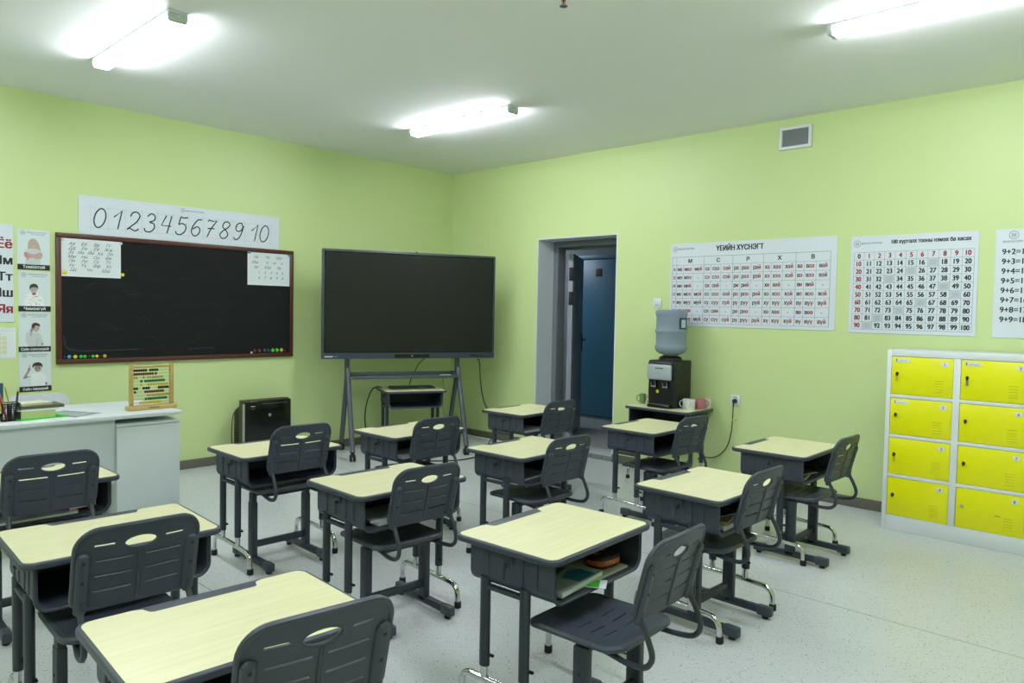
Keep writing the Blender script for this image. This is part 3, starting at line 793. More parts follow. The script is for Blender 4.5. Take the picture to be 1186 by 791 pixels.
m = MB(); m.box((-.10, -.14, 0), (.10, .14, .001), mat('clear_sheet', (150, 160, 170), .25), 0); o = m.build('plastic_sheet', loc=(-4.365, -1.43, TZ), rot=(0, 0, .5)); tag(o, 'grey transparent sheet lying right of the green folder', 'sheet')
o2 = MB(); o2.box((-.07, -.10, 0), (.07, .10, .0008), mat('clear_sheet2', (172, 182, 190), .25)); o = o2.build('plastic_sheet', loc=(-4.375, -1.45, TZ+.0014), rot=(0, 0, .9)); tag(o, 'paler transparent sheet lying on top of the grey one', 'sheet')

# ================================================================== LEFT WALL
CBx0, CBx1, CBz0, CBz1 = -4.055, -2.055, .950, 1.955
t = empty('blackboard', M=wallL(-3.055, (CBz0+CBz1)/2, .003))
m = MB(); w, h = CBx1-CBx0, CBz1-CBz0
m.box((-w/2+.02, -h/2+.02, 0), (w/2-.02, h/2-.02, .014), M_CHALK); m.build('writing_panel', t, smooth=False)
m = MB()
for a, b in (((-w/2, -h/2), (w/2, -h/2+.036)), ((-w/2, h/2-.036), (w/2, h/2)), ((-w/2, -h/2+.036), (-w/2+.036, h/2-.036)), ((w/2-.036, -h/2+.036), (w/2, h/2-.036))):
    m.box((a[0], a[1], 0), (b[0], b[1], .026), M_FRAMEB, .004)
m.build('frame', t)
m = MB(); M_CH = mat('chalk_trace', (52, 58, 60), .9)
for k in range(26):
    x = random.uniform(-.9, .9); y = random.uniform(-.4, .3); L = random.uniform(.02, .12); a = random.uniform(-.5, .6)
    m.ribbon([(x+L*q*math.cos(a), y+L*q*math.sin(a)+.006*math.sin(q*5)) for q in (0, .3, .6, 1)], random.uniform(.001, .003), .0146, M_CH)
m.ribbon(catmull([(-.95, -.28), (-.93, -.37), (-.86, -.40), (-.7, -.405), (-.4, -.40)]), .006, .0146, M_CH)
m.ribbon(catmull([(.0, -.41), (.15, -.40), (.24, -.41)]), .006, .0146, M_CH)
m.build('chalk_trace', t, smooth=False)
tag(t, 'wide blackboard in a brown frame on the green wall', 'blackboard')
def logo(m, x, y, r, z, ink=M_GREYINK):
    c = [(x+r*math.cos(2*PI*k/24), y+r*math.sin(2*PI*k/24)) for k in range(24)]; m.ribbon(c, r*.14, z, ink, closed=True)
    q = r*.42
    for k in range(4): m.ribbon([(x-q, y-q+k*q*.66), (x+q, y-q+k*q*.66)], q*.3, z, ink)
    m.ribbon([(x-q, y-q), (x-q, y+q)], q*.25, z, ink); m.ribbon([(x+q, y-q), (x+q, y+q)], q*.25, z, ink)
# number strip
def stroke_digits():
    D = {}
    e = lambda cx, cy, rx, ry, a0, a1, n=30: [(cx+rx*math.cos(math.radians(a0+(a1-a0)*k/n)), cy+ry*math.sin(math.radians(a0+(a1-a0)*k/n))) for k in range(n+1)]
    D['0'] = [e(.3, .5, .28, .5, 60, 420)]
    D['1'] = [[(.1, .62), (.45, 1.0), (.42, .0)]]
    D['2'] = [catmull([(.06, .74), (.14, .95), (.36, 1.0), (.55, .82), (.45, .5), (.2, .22), (.02, .04), (.15, .1), (.35, .02), (.5, 0), (.62, .12)])]
    D['3'] = [catmull([(.08, .84), (.25, 1.0), (.48, .9), (.48, .66), (.25, .54), (.5, .46), (.56, .22), (.38, .01), (.12, .03), (.02, .2)])]
    D['4'] = [[(.22, 1.0), (.04, .42), (.6, .42)], [(.52, 1.0), (.44, 0)]]
    D['5'] = [[(.16, 1.0), (.12, .56)], catmull([(.12, .56), (.32, .64), (.55, .5), (.54, .2), (.32, 0), (.1, .04), (.02, .18)]), [(.16, 1.0), (.34, .96), (.58, 1.0)]]
    D['6'] = [catmull([(.55, .95), (.3, .92), (.08, .55), (.06, .2), (.28, 0), (.5, .14), (.52, .4), (.34, .54), (.1, .38)])]
    D['7'] = [[(.04, .9), (.1, 1.0), (.3, .94), (.58, 1.0), (.3, .5), (.16, 0)], [(.1, .5), (.52, .52)]]
    D['8'] = [catmull([(.32, .53), (.12, .68), (.16, .92), (.36, 1.0), (.54, .86), (.46, .66), (.18, .44), (.04, .2), (.2, .01), (.44, .06), (.52, .28), (.32, .53)])]
    D['9'] = [catmull([(.52, .78), (.38, 1.0), (.14, .92), (.08, .66), (.24, .5), (.46, .58), (.55, .85), (.5, .4), (.38, .08), (.16, 0), (.04, .14)])]
    return D
DG = stroke_digits()
t = empty('number_poster', M=wallL(-3.894, 1.958, .003)); Wd, Hh = 1.697, .303
m = MB(); m.box((0, 0, 0), (Wd, Hh, .004), M_WALLW, .001, 1); m.build('panel', t, smooth=False)
m = MB(); z_ = .0046
gx0, gy0, gs, gh = .085, .056, .1273, .161
for k in range(13): m.ribbon([(gx0+k*gs, .035), (gx0+k*gs, .24)], .0018, z_, M_FAINT)
m.ribbon([(gx0-.03, gy0), (gx0+12*gs+.02, gy0)], .0018, z_, M_FAINT); m.ribbon([(gx0-.03, gy0+gh), (gx0+12*gs+.02, gy0+gh)], .0018, z_, M_FAINT); m.build('grid', t, smooth=False)
m = MB(); hh = gh*.93
def put(ch, x0):
    for st in DG[ch]:
        P = [((p[0]*.145)+p[1]*hh*.2, p[1]*hh) for p in st]; m.ribbon([(x0+px, gy0+.005+py) for px, py in P], .0098, z_+.0006, M_INK)
for k in range(10): put(str(k), gx0+.008+k*gs)
put('1', gx0+10*gs+.03); put('0', gx0+11*gs+.002)
for x in (.03, .35, .55, .74, .95, 1.2, 1.44): m.prism([(gx0+x+.004*math.cos(a), gy0+.02+(x*37 % .1)+.004*math.sin(a)) for a in [k*PI/4 for k in range(8)]], z_, z_+.0009, M_RED)
m.build('digits', t, smooth=False)
m = MB(); logo(m, .80, .268, .018, z_); text(m, 'МОНГОЛ СУРГУУЛЬ', .825, .262, .016, M_GREYINK, z_, .02, align='L'); m.build('school_logo', t, smooth=False)
tag(t, 'white strip with handwritten numbers 0 to 10 above the blackboard', 'poster')

# alphabet poster at far left
t = empty('alphabet_poster', M=wallL(-4.325-1.43, 1.272, .002))
m = MB(); m.box((0, 0, 0), (1.43, .715, .004), M_WALLW, .001, 1); m.build('panel', t, smooth=False)
AL = 'АБВГДЕЁЖЗИЙКЛМНОӨПРСТУҮФХЦЧШЩЪЫЬЭЮЯ'; mb_, mr_ = MB(), MB()
for i, c in enumerate(AL):
    r_, c_ = divmod(i, 7); red = c in 'АЕЁИОӨУҮЭЮЯЫ'
    text(mr_ if red else mb_, c+c.lower(), 1.43-.008-(6-c_)*.2, .715-.175-r_*.118, .085, M_RED if red else M_INK, .0046, .02, align='R')
mb_.build('black_letters', t, smooth=False); mr_.build('red_letters', t, smooth=False)
m = MB(); text(m, 'МОНГОЛ ЦАГААН ТОЛГОЙ', .7, .65, .045, M_INK, .0046, .02); m.build('title', t, smooth=False)
tag(t, 'white alphabet poster with big letters, cut off by the photo\'s left edge', 'poster')
t = empty('calendar_sheet', M=wallL(-4.53, 1.008, .0005))
m = MB(); m.box((0, 0, 0), (.217, .222, .002), M_PAPER); m.build('sheet', t, smooth=False)
m = MB(); M_CALY = mat('cal_beige', (206, 208, 176), .6)
for i in range(4):
    for j in range(3): m.box((.06+j*.035, .03+i*.034, .0021), (.09+j*.035, .058+i*.034, .0025), M_CALY)
for k in range(5): m.ribbon([(.03+k*.02, .175), (.043+k*.02, .175)], .003, .0026, M_GREYINK)
for k in range(6): m.ribbon([(.02+k*.034, .2), (.045+k*.034, .2)], .004, .0026, M_CELL)
m.build('table_print', t, smooth=False); tag(t, 'small calendar sheet with pale boxes at the left edge below the alphabet poster', 'calendar')

SKIN = mat('print_skin', (176, 158, 152), .6); SKIN2 = mat('print_skin_dark', (150, 128, 122), .6); HAIRB = mat('print_hair_dark', (52, 46, 46), .6); HAIRF = mat('print_hair_fair', (172, 158, 132), .6)
SHIRT = mat('print_shirt', (190, 196, 200), .6); SHIRT2 = mat('print_shirt_white', (222, 226, 228), .6); SHADE = mat('print_fold', (164, 170, 176), .6); PINKP = mat('print_pink', (196, 130, 138), .6)
POST = mat('poster_pale', (204, 216, 220), .35)
def ell2(m, cx, cy, rx, ry, mm, z, a=0, n=20):
    P = []
    for k in range(n):
        u, v = rx*math.cos(2*PI*k/n), ry*math.sin(2*PI*k/n); P.append((cx+u*math.cos(a)-v*math.sin(a), cy+u*math.sin(a)+v*math.cos(a), z))
    m.poly(P, mm)
def face(m, x, y, z, s=1., smile=True, turn=0):
    ell2(m, x-.0085*s+turn, y+.002*s, .0022*s, .0012*s, M_INK, z, n=8); ell2(m, x+.0075*s+turn, y+.002*s, .0022*s, .0012*s, M_INK, z, n=8)
    m.ribbon([(x-.0105*s+turn, y+.0065*s), (x-.006*s+turn, y+.0068*s)], .0009, z, HAIRB); m.ribbon([(x+.0055*s+turn, y+.0068*s), (x+.010*s+turn, y+.0065*s)], .0009, z, HAIRB)
    m.ribbon([(x+turn, y), (x+.0016+turn, y-.005*s), (x-.001+turn, y-.0055*s)], .0009, z, SKIN2)
    m.ribbon(catmull([(x-.006*s+turn, y-.0098*s), (x+turn, y-.0130*s), (x+.006*s+turn, y-.0098*s)], 4), .0022, z, SHIRT2 if smile else PINKP)
def pose_poster(x, z, cap, kind, lab, tilt=0.):
    t = empty('conduct_poster', M=wallL(x, z, .002) @ Matrix.Rotation(tilt, 4, 'Z')); W_, H_ = .209, .298
    m = MB(); m.box((0, 0, 0), (W_, H_, .0015), POST); m.build('sheet', t, smooth=False)
    m = MB(); m.box((0, 0, .0016), (W_, .040, .0022), M_INK); bnd = m.build('caption_band', t, smooth=False)
    m = MB(); text(m, cap, W_/2, .011, .030 if len(cap) < 10 else .0265, M_PAPER, .0026, .012, cond=1. if len(cap) < 10 else .86); m.build('caption', bnd, smooth=False)
    m = MB(); logo(m, .035, .272, .0165, .0022, M_GREYINK); text(m, 'МОНГОЛ СУРГУУЛЬ', .125, .272, .0125, M_GREYINK, .0022, .015); text(m, 'СУРАГЧИЙН ДҮРЭМ', .13, .259, .009, M_GREYINK, .0022, .015); m.build('school_logo', t, smooth=False)
    m = MB(); c = .10; b = .040
    def P(pts, mm, lv=1): m.poly([(p[0], p[1], .0016+lv*.0003) for p in pts], mm)
    if kind == 0:   # arms crossed, long fair hair
        P(catmull2([(c-.03, .11), (c-.032, .19), (c-.02, .222), (c+.005, .232), (c+.028, .215), (c+.045, .17), (c+.055, .11), (c+.03, .13), (c, .14)]), HAIRF, 1)
        P(catmull2([(c-.045, b), (c-.048, .09), (c-.052, .13), (c-.03, .155), (c+.005, .158), (c+.035, .152), (c+.056, .13), (c+.05, .08), (c+.04, b)]), SHIRT, 2)
        ell2(m, c+.004, .188, .0185, .026, SKIN, .0016+.0012, -.15); face(m, c+.005, .188, .0016+.0015)
        P(catmull2([(c-.052, .13), (c-.056, .10), (c-.03, .085), (c+.03, .105), (c+.052, .118), (c+.045, .13), (c+.0, .115)]), PINKP, 4); P(catmull2([(c+.056, .13), (c+.058, .095), (c+.03, .08), (c-.025, .10), (c-.03, .115), (c+.02, .11)]), SKIN, 5)
        ell2(m, c-.028, .112, .010, .007, SKIN, .0016+.0018, .5); ell2(m, c-.034, .078, .006, .004, M_CBLUE, .0016+.002)
    elif kind == 1:  # print shirt
        P(catmull2([(c-.055, b), (c-.06, .09), (c-.045, .125), (c-.02, .135), (c+.02, .135), (c+.048, .12), (c+.062, .085), (c+.055, b)]), SHIRT2, 1)
        random.seed(3)
        for k in range(30):
            px = c+random.uniform(-.048, .048); py = random.uniform(b+.006, .12); ell2(m, px, py, .0035, .0025, PINKP if k % 3 else M_RED, .0016+.0006, n=7)
        ell2(m, c-.002, .165, .021, .028, SKIN, .0016+.0009); P(catmull2([(c-.026, .158), (c-.028, .188), (c-.012, .205), (c+.012, .205), (c+.026, .188), (c+.024, .158), (c+.018, .178), (c-.016, .178)]), HAIRB, 4)
        ell2(m, c, .131, .014, .007, M_RED, .0016+.0007); face(m, c-.001, .165, .0016+.0015)
    elif kind == 2:  # listening, hand at the ear, head turned
        P(catmull2([(c-.035, b), (c-.04, .10), (c-.02, .138), (c+.02, .145), (c+.045, .12), (c+.055, b)]), SHIRT, 1); P(catmull2([(c-.05, .06), (c-.055, .12), (c-.04, .15), (c-.02, .14), (c-.03, .1)]), SHIRT, 2)
        P([(c+.01, b), (c+.018, .1), (c+.022, .1), (c+.018, b)], SHADE, 2)
        ell2(m, c+.012, .178, .023, .028, SKIN, .0016+.0009, .2); P(catmull2([(c-.016, .175), (c-.014, .205), (c+.008, .218), (c+.034, .208), (c+.038, .19), (c+.01, .196), (c-.004, .17)]), HAIRB, 4)
        ell2(m, c-.016, .163, .009, .016, SKIN2, .0016+.0014, -.3); face(m, c+.014, .176, .0016+.0015, turn=.004, smile=False); P([(c-.03, .12), (c-.02, .155), (c-.01, .15), (c-.018, .12)], SKIN, 4); ell2(m, c+.052, .058, .006, .009, SKIN2, .0018+.001)
    else:           # pointing up
        P(catmull2([(c-.018, b), (c-.022, .09), (c-.03, .115), (c-.01, .135), (c+.045, .138), (c+.072, .115), (c+.078, .07), (c+.066, .07), (c+.06, b)]), SHIRT2, 1)
        P(catmull2([(c-.028, .118), (c-.06, .10), (c-.075, .102), (c-.07, .115), (c-.042, .162), (c-.030, .158), (c-.050, .120), (c-.025, .112)]), SKIN2, 2); ell2(m, c-.036, .168, .010, .011, SKIN2, .0016+.0009); P([(c-.038, .172), (c-.034, .200), (c-.029, .200), (c-.030, .172)], SKIN2, 3)
        ell2(m, c+.020, .175, .022, .028, SKIN2, .0016+.0009); P(catmull2([(c-.012, .175), (c-.014, .198), (c+.0, .215), (c+.03, .218), (c+.050, .202), (c+.05, .178), (c+.040, .19), (c+.0, .192)]), HAIRB, 4)
        face(m, c+.02, .174, .0016+.0015); ell2(m, c+.074, .056, .007, .012, SKIN2, .0016+.0009)
    m.build('printed_picture', t, smooth=False)
    return tag(t, lab, 'poster', 'pupil conduct posters beside the blackboard')
def catmull2(P): return [(v.x, v.y) for v in catmull([(p[0], p[1], 0) for p in P], 4, closed=True)]
pose_poster(-4.299, 1.662, 'Томоотой', 0, 'topmost of four narrow posters, child with long fair hair and crossed arms')
pose_poster(-4.295, 1.352, 'Чимээгүй', 1, 'second poster from the top, child in a red patterned shirt')
pose_poster(-4.296, 1.050, 'Сайн сонсоорой', 2, 'third poster from the top, child with a hand at the ear')
pose_poster(-4.293, .750, 'Сайн хараарай', 3, 'lowest of the four posters, child pointing a finger up', .01)

# papers on the blackboard
def cursive(name, x0, x1, z0, z1, rows, lab, size, tilt=0.):
    t = empty(name, M=wallL(x0, z0, .0185) @ Matrix.Rotation(tilt, 4, 'Z')); w, h = x1-x0, z1-z0
    m = MB(); m.box((0, 0, 0), (w, h, .0012), M_PAPER); m.build('sheet', t, smooth=False)
    m = MB(); k = 0
    y = .02
    while y < h-.01: m.ribbon([(.01, y), (w-.01, y)], .0009, .0015, M_FAINT); y += .0115
    m.build('ruled_lines', t, smooth=False)
    m = MB()
    for i, r in enumerate(rows):
        n = len(r)
        for j, s in enumerate(r):
            mg = .0 if len(s) > 1 else w*.12
            text(m, s, w*.1+mg+(w*.82-mg)*(j+.35)/n, h-.05-i*(h-.06)/len(rows), size, M_INK, .0018, 0, .42)
    m.build('handwriting', t, smooth=False); return tag(t, lab, 'paper')
cursive('cursive_sheet', -4.018, -3.594, 1.625, 1.916, [['Аа', 'Бб', 'Вв', 'Гг'], ['Дд', 'Ее', 'Ёё', 'Жж'], ['Зз', 'Ии', 'Йй', 'Кк', 'Лл'], ['Мм', 'Нн', 'Оо', 'Өө'], ['Пп', 'Рр', 'Сс', 'Тт'], ['Уу', 'Үү', 'Фф', 'Хх'], ['Цц', 'Чч', 'Шш']], 'sheet of cursive letters pinned at the upper left of the blackboard', .034)
cursive('cursive_sheet', -2.516, -2.094, 1.618, 1.917, [['Цц', 'Чч', 'Шш'], ['Щщ', 'ъ', 'ы', 'ь'], ['Ээ', 'Юю', 'Яя'], ['1', '2', '3', '4', '5'], ['6', '7', '8', '9', '0']], 'sheet of cursive letters and digits pinned at the upper right of the blackboard', .034)
def magnet(x, z, c, r, lab, off=.0175):
    t = MB(); t.lathe([(0, .009), (r*.55, .009), (r*.9, .006), (r, 0), (0, 0)], mat('magnet_%d_%d_%d' % c, c, .35), 14)
    o = t.build('magnet', M=wallL(x, z, off)); tag(o, lab, 'magnet', 'magnets on the blackboard')
YE, GR, BL, NV, GY, RD, OR = (222, 200, 20), (50, 196, 40), (50, 130, 170), (44, 62, 84), (58, 62, 64), (104, 42, 34), (204, 160, 60)
magnet(-3.997, 1.655, YE, .017, 'yellow magnet at the lower left corner of the left cursive sheet', .0205); magnet(-3.580, 1.655, YE, .014, 'yellow magnet just right of the left cursive sheet')
magnet(-3.592, 1.905, (200, 206, 210), .011, 'white magnet at the upper right corner of the left cursive sheet', .0205); magnet(-4.008, 1.905, (196, 200, 204), .011, 'white magnet at the upper left corner of the left cursive sheet', .0205)
magnet(-2.500, 1.915, BL, .015, 'blue magnet at the upper left corner of the right cursive sheet', .0205); magnet(-2.098, 1.912, BL, .015, 'blue magnet at the upper right corner of the right cursive sheet', .0205)
ordn = ['first', 'second', 'third', 'fourth', 'fifth', 'sixth', 'seventh', 'eighth', 'ninth', 'tenth']
nm = {YE: 'yellow', GR: 'green', BL: 'blue', NV: 'navy', GY: 'grey', RD: 'brown', OR: 'ochre', (210, 214, 216): 'white'}
for k, (x, c, r) in enumerate(((-4.0, GY, .009), (-3.967, BL, .015), (-3.925, YE, .015), (-3.886, GR, .013), (-3.858, GR, .013), (-3.828, NV, .009), (-3.80, GR, .012), (-3.772, YE, .012), (-3.745, NV, .009), (-3.715, OR, .014))):
    magnet(x, 1.004, c, r, '%s magnet, %s from the left in the row at the blackboard\'s lower left' % (nm[c], ordn[k]))
for k, (x, z_, c, r) in enumerate(((-2.475, .996, (210, 214, 216), .010), (-2.445, 1.012, RD, .015), (-2.398, 1.012, RD, .015), (-2.345, 1.012, NV, .015), (-2.308, 1.012, NV, .015), (-2.262, 1.012, GR, .017), (-2.218, 1.012, GR, .017), (-2.172, 1.012, OR, .017), (-2.138, 1.004, RD, .009))):
    magnet(x, z_, c, r, '%s magnet, %s from the left in the row at the blackboard\'s lower right' % (nm[c], ordn[k]))

# ================================================================== HEATER
t = empty('panel_heater', (-2.43, -.05, 0))
m = MB(); m.box((-.22, -.205, .06), (.225, -.185, .575), M_BLACKG, .006, 3); m.build('front_panel', t)
m = MB(); m.box((-.240, -.200, .07), (-.222, -.184, .555), mat('silver_strip', (170, 174, 170), .3, .5), .003); m.build('side_strip', t)
m = MB(); m.box((-.235, -.184, .05), (.22, -.11, .585), mat('olive_plastic', (64, 62, 48), .5), .008, 3); m.build('housing', t)
m = MB(); m.prism([(-.10, .10), (-.012, .10), (-.008, .44), (-.03, .49), (-.10, .53)], -.23, .20, mat('dark_fins', (58, 54, 44), .5), .004, M=Matrix(((0, 0, 1, 0), (1, 0, 0, 0), (0, 1, 0, 0), (0, 0, 0, 1))))
for k in range(14): m.box((-.236, -.09, .14+k*.024), (-.23, -.03, .15+k*.024), M_BLACK)
m.build('rear_casing', t)
for s in (-1, 1):
    m = MB(); m.box((s*.17-.02, -.21, 0), (s*.17+.02, -.02, .055), M_BLACK, .006); m.build('foot', t)
m = MB()
for k in range(9): m.box((-.06+k*.028, -.2065, .545), (-.045+k*.028, -.2055, .549), M_GREYINK)
m.box((-.17, -.2065, .528), (-.13, -.2055, .533), M_PAPER); m.box((-.17, -.2065, .508), (-.13, -.2055, .511), M_GREYINK); m.box((.0, -.2065, .43), (.025, -.2055, .455), M_GREYINK); m.build('control_print', t)
m = MB(); m.tube(catmull([(-.2, -.06, .50), (-.26, -.07, .47), (-.285, -.08, .36), (-.29, -.09, .22), (-.275, -.09, .13), (-.22, -.07, .12)], 6), .004, M_BLACK, 7); m.build('power_cord', t)
m = MB(); m.tube(catmull([(.21, -.06, .5), (.245, -.07, .42), (.24, -.08, .3), (.22, -.07, .22)], 6), .004, M_BLACK, 7); m.build('carry_strap', t)
tag(t, 'black glass fronted heater on the floor below the blackboard\'s right end', 'heater')

# ================================================================== SCREEN ON STAND
TVA = math.atan2(-.411, .911)
t = empty('screen_stand', (-1.197, -.65, 0), TVA)   # local X along the screen, -Y towards the room
M_STAND = mat('stand_grey', (74, 81, 90), .4)
for s in (-1, 1):
    X = s*.556
    m = MB(); m.box((X-.022, -.02, .78), (X+.022, .02, 1.5), M_STAND, .004); m.build('upright', t)
    m = MB(); m.tube(fillet([(X, -.005, .84), (X, -.03, .76), (X, -.30, .085)], .08), .024, M_STAND, 12, ry=.024); m.build('front_leg', t)
    m = MB(); m.tube(fillet([(X, .005, .84), (X, .03, .76), (X, .30, .085)], .08), .024, M_STAND, 12, ry=.024); m.build('rear_leg', t)
    for yy in (-.305, .305):
        cst = empty('caster', (X, yy, 0)); cst.parent = t
        for q in (-1, 1):
            m = MB(); m.lathe([(0, -.009), (.03, -.009), (.034, -.005), (.034, .005), (.03, .009), (0, .009)], M_BLACK, 18, Matrix.Translation((q*.016, 0, .0345)) @ Matrix.Rotation(PI/2, 4, 'Y')); m.build('wheel', cst)
        m = MB(); m.prism(rrect(.03, .05, .012, 4), .045, .082, M_BLACK, .004); m.build('fork', cst)
m = MB(); m.box((-.54, -.075, .742), (.54, .09, .756), M_STAND, .003); m.box((-.54, -.08, .742), (.54, -.068, .772), M_STAND, .003); m.box((-.54, .07, .742), (.54, .085, .80), M_STAND, .003); m.build('tray', t)
m = MB(); m.box((-.6, .028, 1.15), (.6, .05, 1.22), M_STAND, .004); m.box((-.6, .028, 1.5), (.6, .05, 1.57), M_STAND, .004)
for s in (-1, 1): m.box((s*.3-.03, .02, 1.05), (s*.3+.03, .045, 1.65), M_STAND, .004)
m.build('mounting_bracket', t)
tag(t, 'dark grey rolling A-frame stand with a tray under the big screen', 'stand')
for c in t.children:
    if c.name.startswith('mounting_bracket'): c.location = (0, -.032, 0)
    if c.name.startswith('upright'): c.location = (0, .03, 0)
R2 = Matrix.Translation((-1.197, -.65, 0)) @ Matrix.Rotation(TVA, 4, 'Z')
tv = empty('interactive_display', M=R2 @ Matrix.Translation((.055, -.02, 1.457)))
M_SCR = mat('screen_glass', (30, 33, 30), .3, spec=.25); M_BEZ = mat('bezel_grey', (66, 75, 86), .35, .3)
W2, H2 = .868, .519
m = MB(); m.box((-W2, -.045, -H2), (W2, -.012, H2), M_BEZ, .008, 3); m.box((-W2+.05, -.012, -H2+.05), (W2-.05, .004, H2-.05), M_BLACK, .006); m.build('casing', tv)
m = MB(); m.box((-W2+.022, -.0465, -H2+.058), (W2-.022, -.0455, H2-.02), M_BLACKG); m.build('screen_border', tv)
m = MB(); m.box((-W2+.036, -.0480, -H2+.070), (W2-.036, -.0470, H2-.034), M_SCR); m.build('screen', tv)
m = MB(); m.box((-.17, -.0475, -H2+.012), (.18, -.046, -H2+.040), M_BLACKG, .0005, 1)
m.lathe([(0, .002), (.008, .001), (.009, 0)], M_GREYMET, 12, Matrix.Translation((.005, -.0476, -H2+.026)) @ Matrix.Rotation(PI/2, 4, 'X')); m.build('port_cover', tv)
m = MB()
for k in range(6): m.box((-W2+.03+k*.013, -.0465, -H2+.016), (-W2+.040+k*.013, -.0455, -H2+.030), M_PAPER)
for k in range(3): m.box((-W2+.115+k*.014, -.0465, -H2+.018), (-W2+.126+k*.014, -.0455, -H2+.030), M_CBLUE)
for k in range(9): m.box((-W2+.03+k*.009, -.0465, H2-.014), (-W2+.036+k*.009, -.0455, H2-.009), M_GREYINK)
for k in range(2): m.box((.68+k*.035, -.0465, -H2+.02), (.695+k*.035, -.0455, -H2+.03), M_BLACKG)
m.box((.60, -.0465, -H2+.022), (.66, -.0455, -H2+.032), M_BLACKG); m.build('bezel_marks', tv)
m = MB(); m.box((.03, -.046, H2), (.05, -.03, H2+.008), M_BLACK, .002); m.build('sensor', tv)
tag(tv, 'large switched-off flat screen with grey bezel in the room corner', 'screen')
def w2(x, y, z): return R2 @ Vector((x, y, z))
m = MB(); m.tube([(0, 0, 0), (.11, 0, 0)], .007, M_WHITEP, 8); m.tube([(.11, 0, 0), (.125, 0, 0)], [.006, .002], M_GREYINK, 8); o = m.build('screen_pen', M=R2 @ Matrix.Translation((.36, -.02, .765))); tag(o, 'white screen pen lying at the right of the stand\'s tray', 'pen')
# keyboard on the desk behind
kd = DK['T']; a = kd.rotation_euler[2]
kb = empty('keyboard', (kd.location[0]+.03, kd.location[1]+.03, DH+.002), a)
m = MB(); m.box((-.225, -.075, 0), (.225, .075, .018), mat('keyboard_brown', (66, 64, 64), .5), .005, 3); m.build('keyboard_body', kb)
m = MB()
for i in range(5):
    for j in range(16): m.box((-.215+j*.027, -.066+i*.027, .018), (-.193+j*.027, -.044+i*.027, .024), M_STEEL, .002, 1)
m.build('keys', kb); tag(kb, 'dark keyboard lying on the small desk behind the screen stand', 'keyboard')

def cable(name, pts, r, mm, lab, cat='cable', n=8):
    m = MB(); m.tube(catmull(pts, n), r, mm, 7); o = m.build(name); return tag(o, lab, cat)
v = lambda *p: tuple(w2(*p))
cable('power_cable', [v(.745, -.05, .928), v(.755, -.09, .90), v(.76, -.12, .70), v(.80, -.12, .50), v(.88, -.14, .33), v(.90, -.16, .22), v(.83, -.22, .10), v(.70, -.32, .012), v(.56, -.48, .006), v(.35, -.55, .006), v(.1, -.5, .006)], .006, M_BLACK, 'black cable looping down from the screen\'s right side to the floor')
cable('signal_cable', [v(.22, .05, .932), v(.17, .09, .87), v(.13, .115, .78), v(.10, .13, .70), v(.09, .135, .66)], .005, M_BLACK, 'black cable hanging from under the screen to the keyboard desk')
cable('keyboard_cable', [v(-.20, .11, .64), v(-.26, .04, .655), v(-.33, -.01, .62), v(-.385, -.03, .45), v(-.38, -.04, .25), v(-.30, -.05, .05), v(-.2, -.1, .006), v(.0, -.2, .006)], .006, M_BLACK, 'black cable looping down left of the keyboard desk')
cable('thin_cable', [v(.42, .105, .77), v(.43, .11, .72), v(.45, .12, .60), v(.43, .12, .45), v(.46, .12, .3), v(.43, .12, .12), v(.47, .10, .005), v(.46, -.02, .005), v(.38, -.12, .005)], .002, mat('grey_cable', (120, 124, 122), .5), 'thin grey cable hanging right of the keyboard desk')
cable('floor_cable', [v(.62, -.18, .006), v(.85, -.22, .006), v(1.02, -.30, .02), v(1.12, -.45, .006), v(1.1, -.6, .006)], .004, mat('grey_cable2', (90, 94, 92), .5), 'grey cable curling on the floor at the screen stand\'s right foot')
m = MB(); m.box((-.02, -.5, 0), (.02, .55, .012), M_WHITEP, .005); o = m.build('cable_cover', loc=(-.045, -.62, .0005)); tag(o, 'white cable duct on the floor along the baseboard right of the screen', 'cable duct')

# ================================================================== RIGHT WALL
def frame_grid(m, xs, ys, z, w=.0022, mm=M_GREYINK):
    for x in xs: m.ribbon([(x, ys[0]), (x, ys[-1])], w, z, mm)
    for y in ys: m.ribbon([(xs[0], y), (xs[-1], y)], w, z, mm)
t = empty('syllable_chart', M=wallR(-2.905, 1.318, .0005)); W_, H_ = 1.438, .722
m = MB(); m.box((0, 0, 0), (W_, H_, .005), M_WALLW, .001, 1); m.build('panel', t, smooth=False)
m = MB(); z_ = .0056; gi = MB(); rd = MB(); gr = MB()
xs = [.022, .062]
for g in range(5):
    for w in (.066, .093, .107): xs.append(xs[-1]+w)
ys = [.026+k*.0725 for k in range(8)]+[.026+7*.0725+.072]
frame_grid(gr, xs, ys[:8], z_); 
for k in [0, 1, 4, 7, 10, 13, 16]: gr.ribbon([(xs[k], ys[7]), (xs[k], ys[8])], .003, z_, M_GREYINK)
gr.ribbon([(xs[0], ys[8]), (xs[-1], ys[8])], .003, z_, M_GREYINK)
for k in [0, 1, 4, 7, 10, 13, 16]: gr.ribbon([(xs[k], ys[0]), (xs[k], ys[7])], .0034, z_+.0002, M_GREYINK)
gr.build('grid', t, smooth=False)
for g, c in enumerate('МСРХВ'): text(gi, c, (xs[1+3*g]+xs[4+3*g])/2, ys[7]+.020, .046, M_INK, z_, .02)
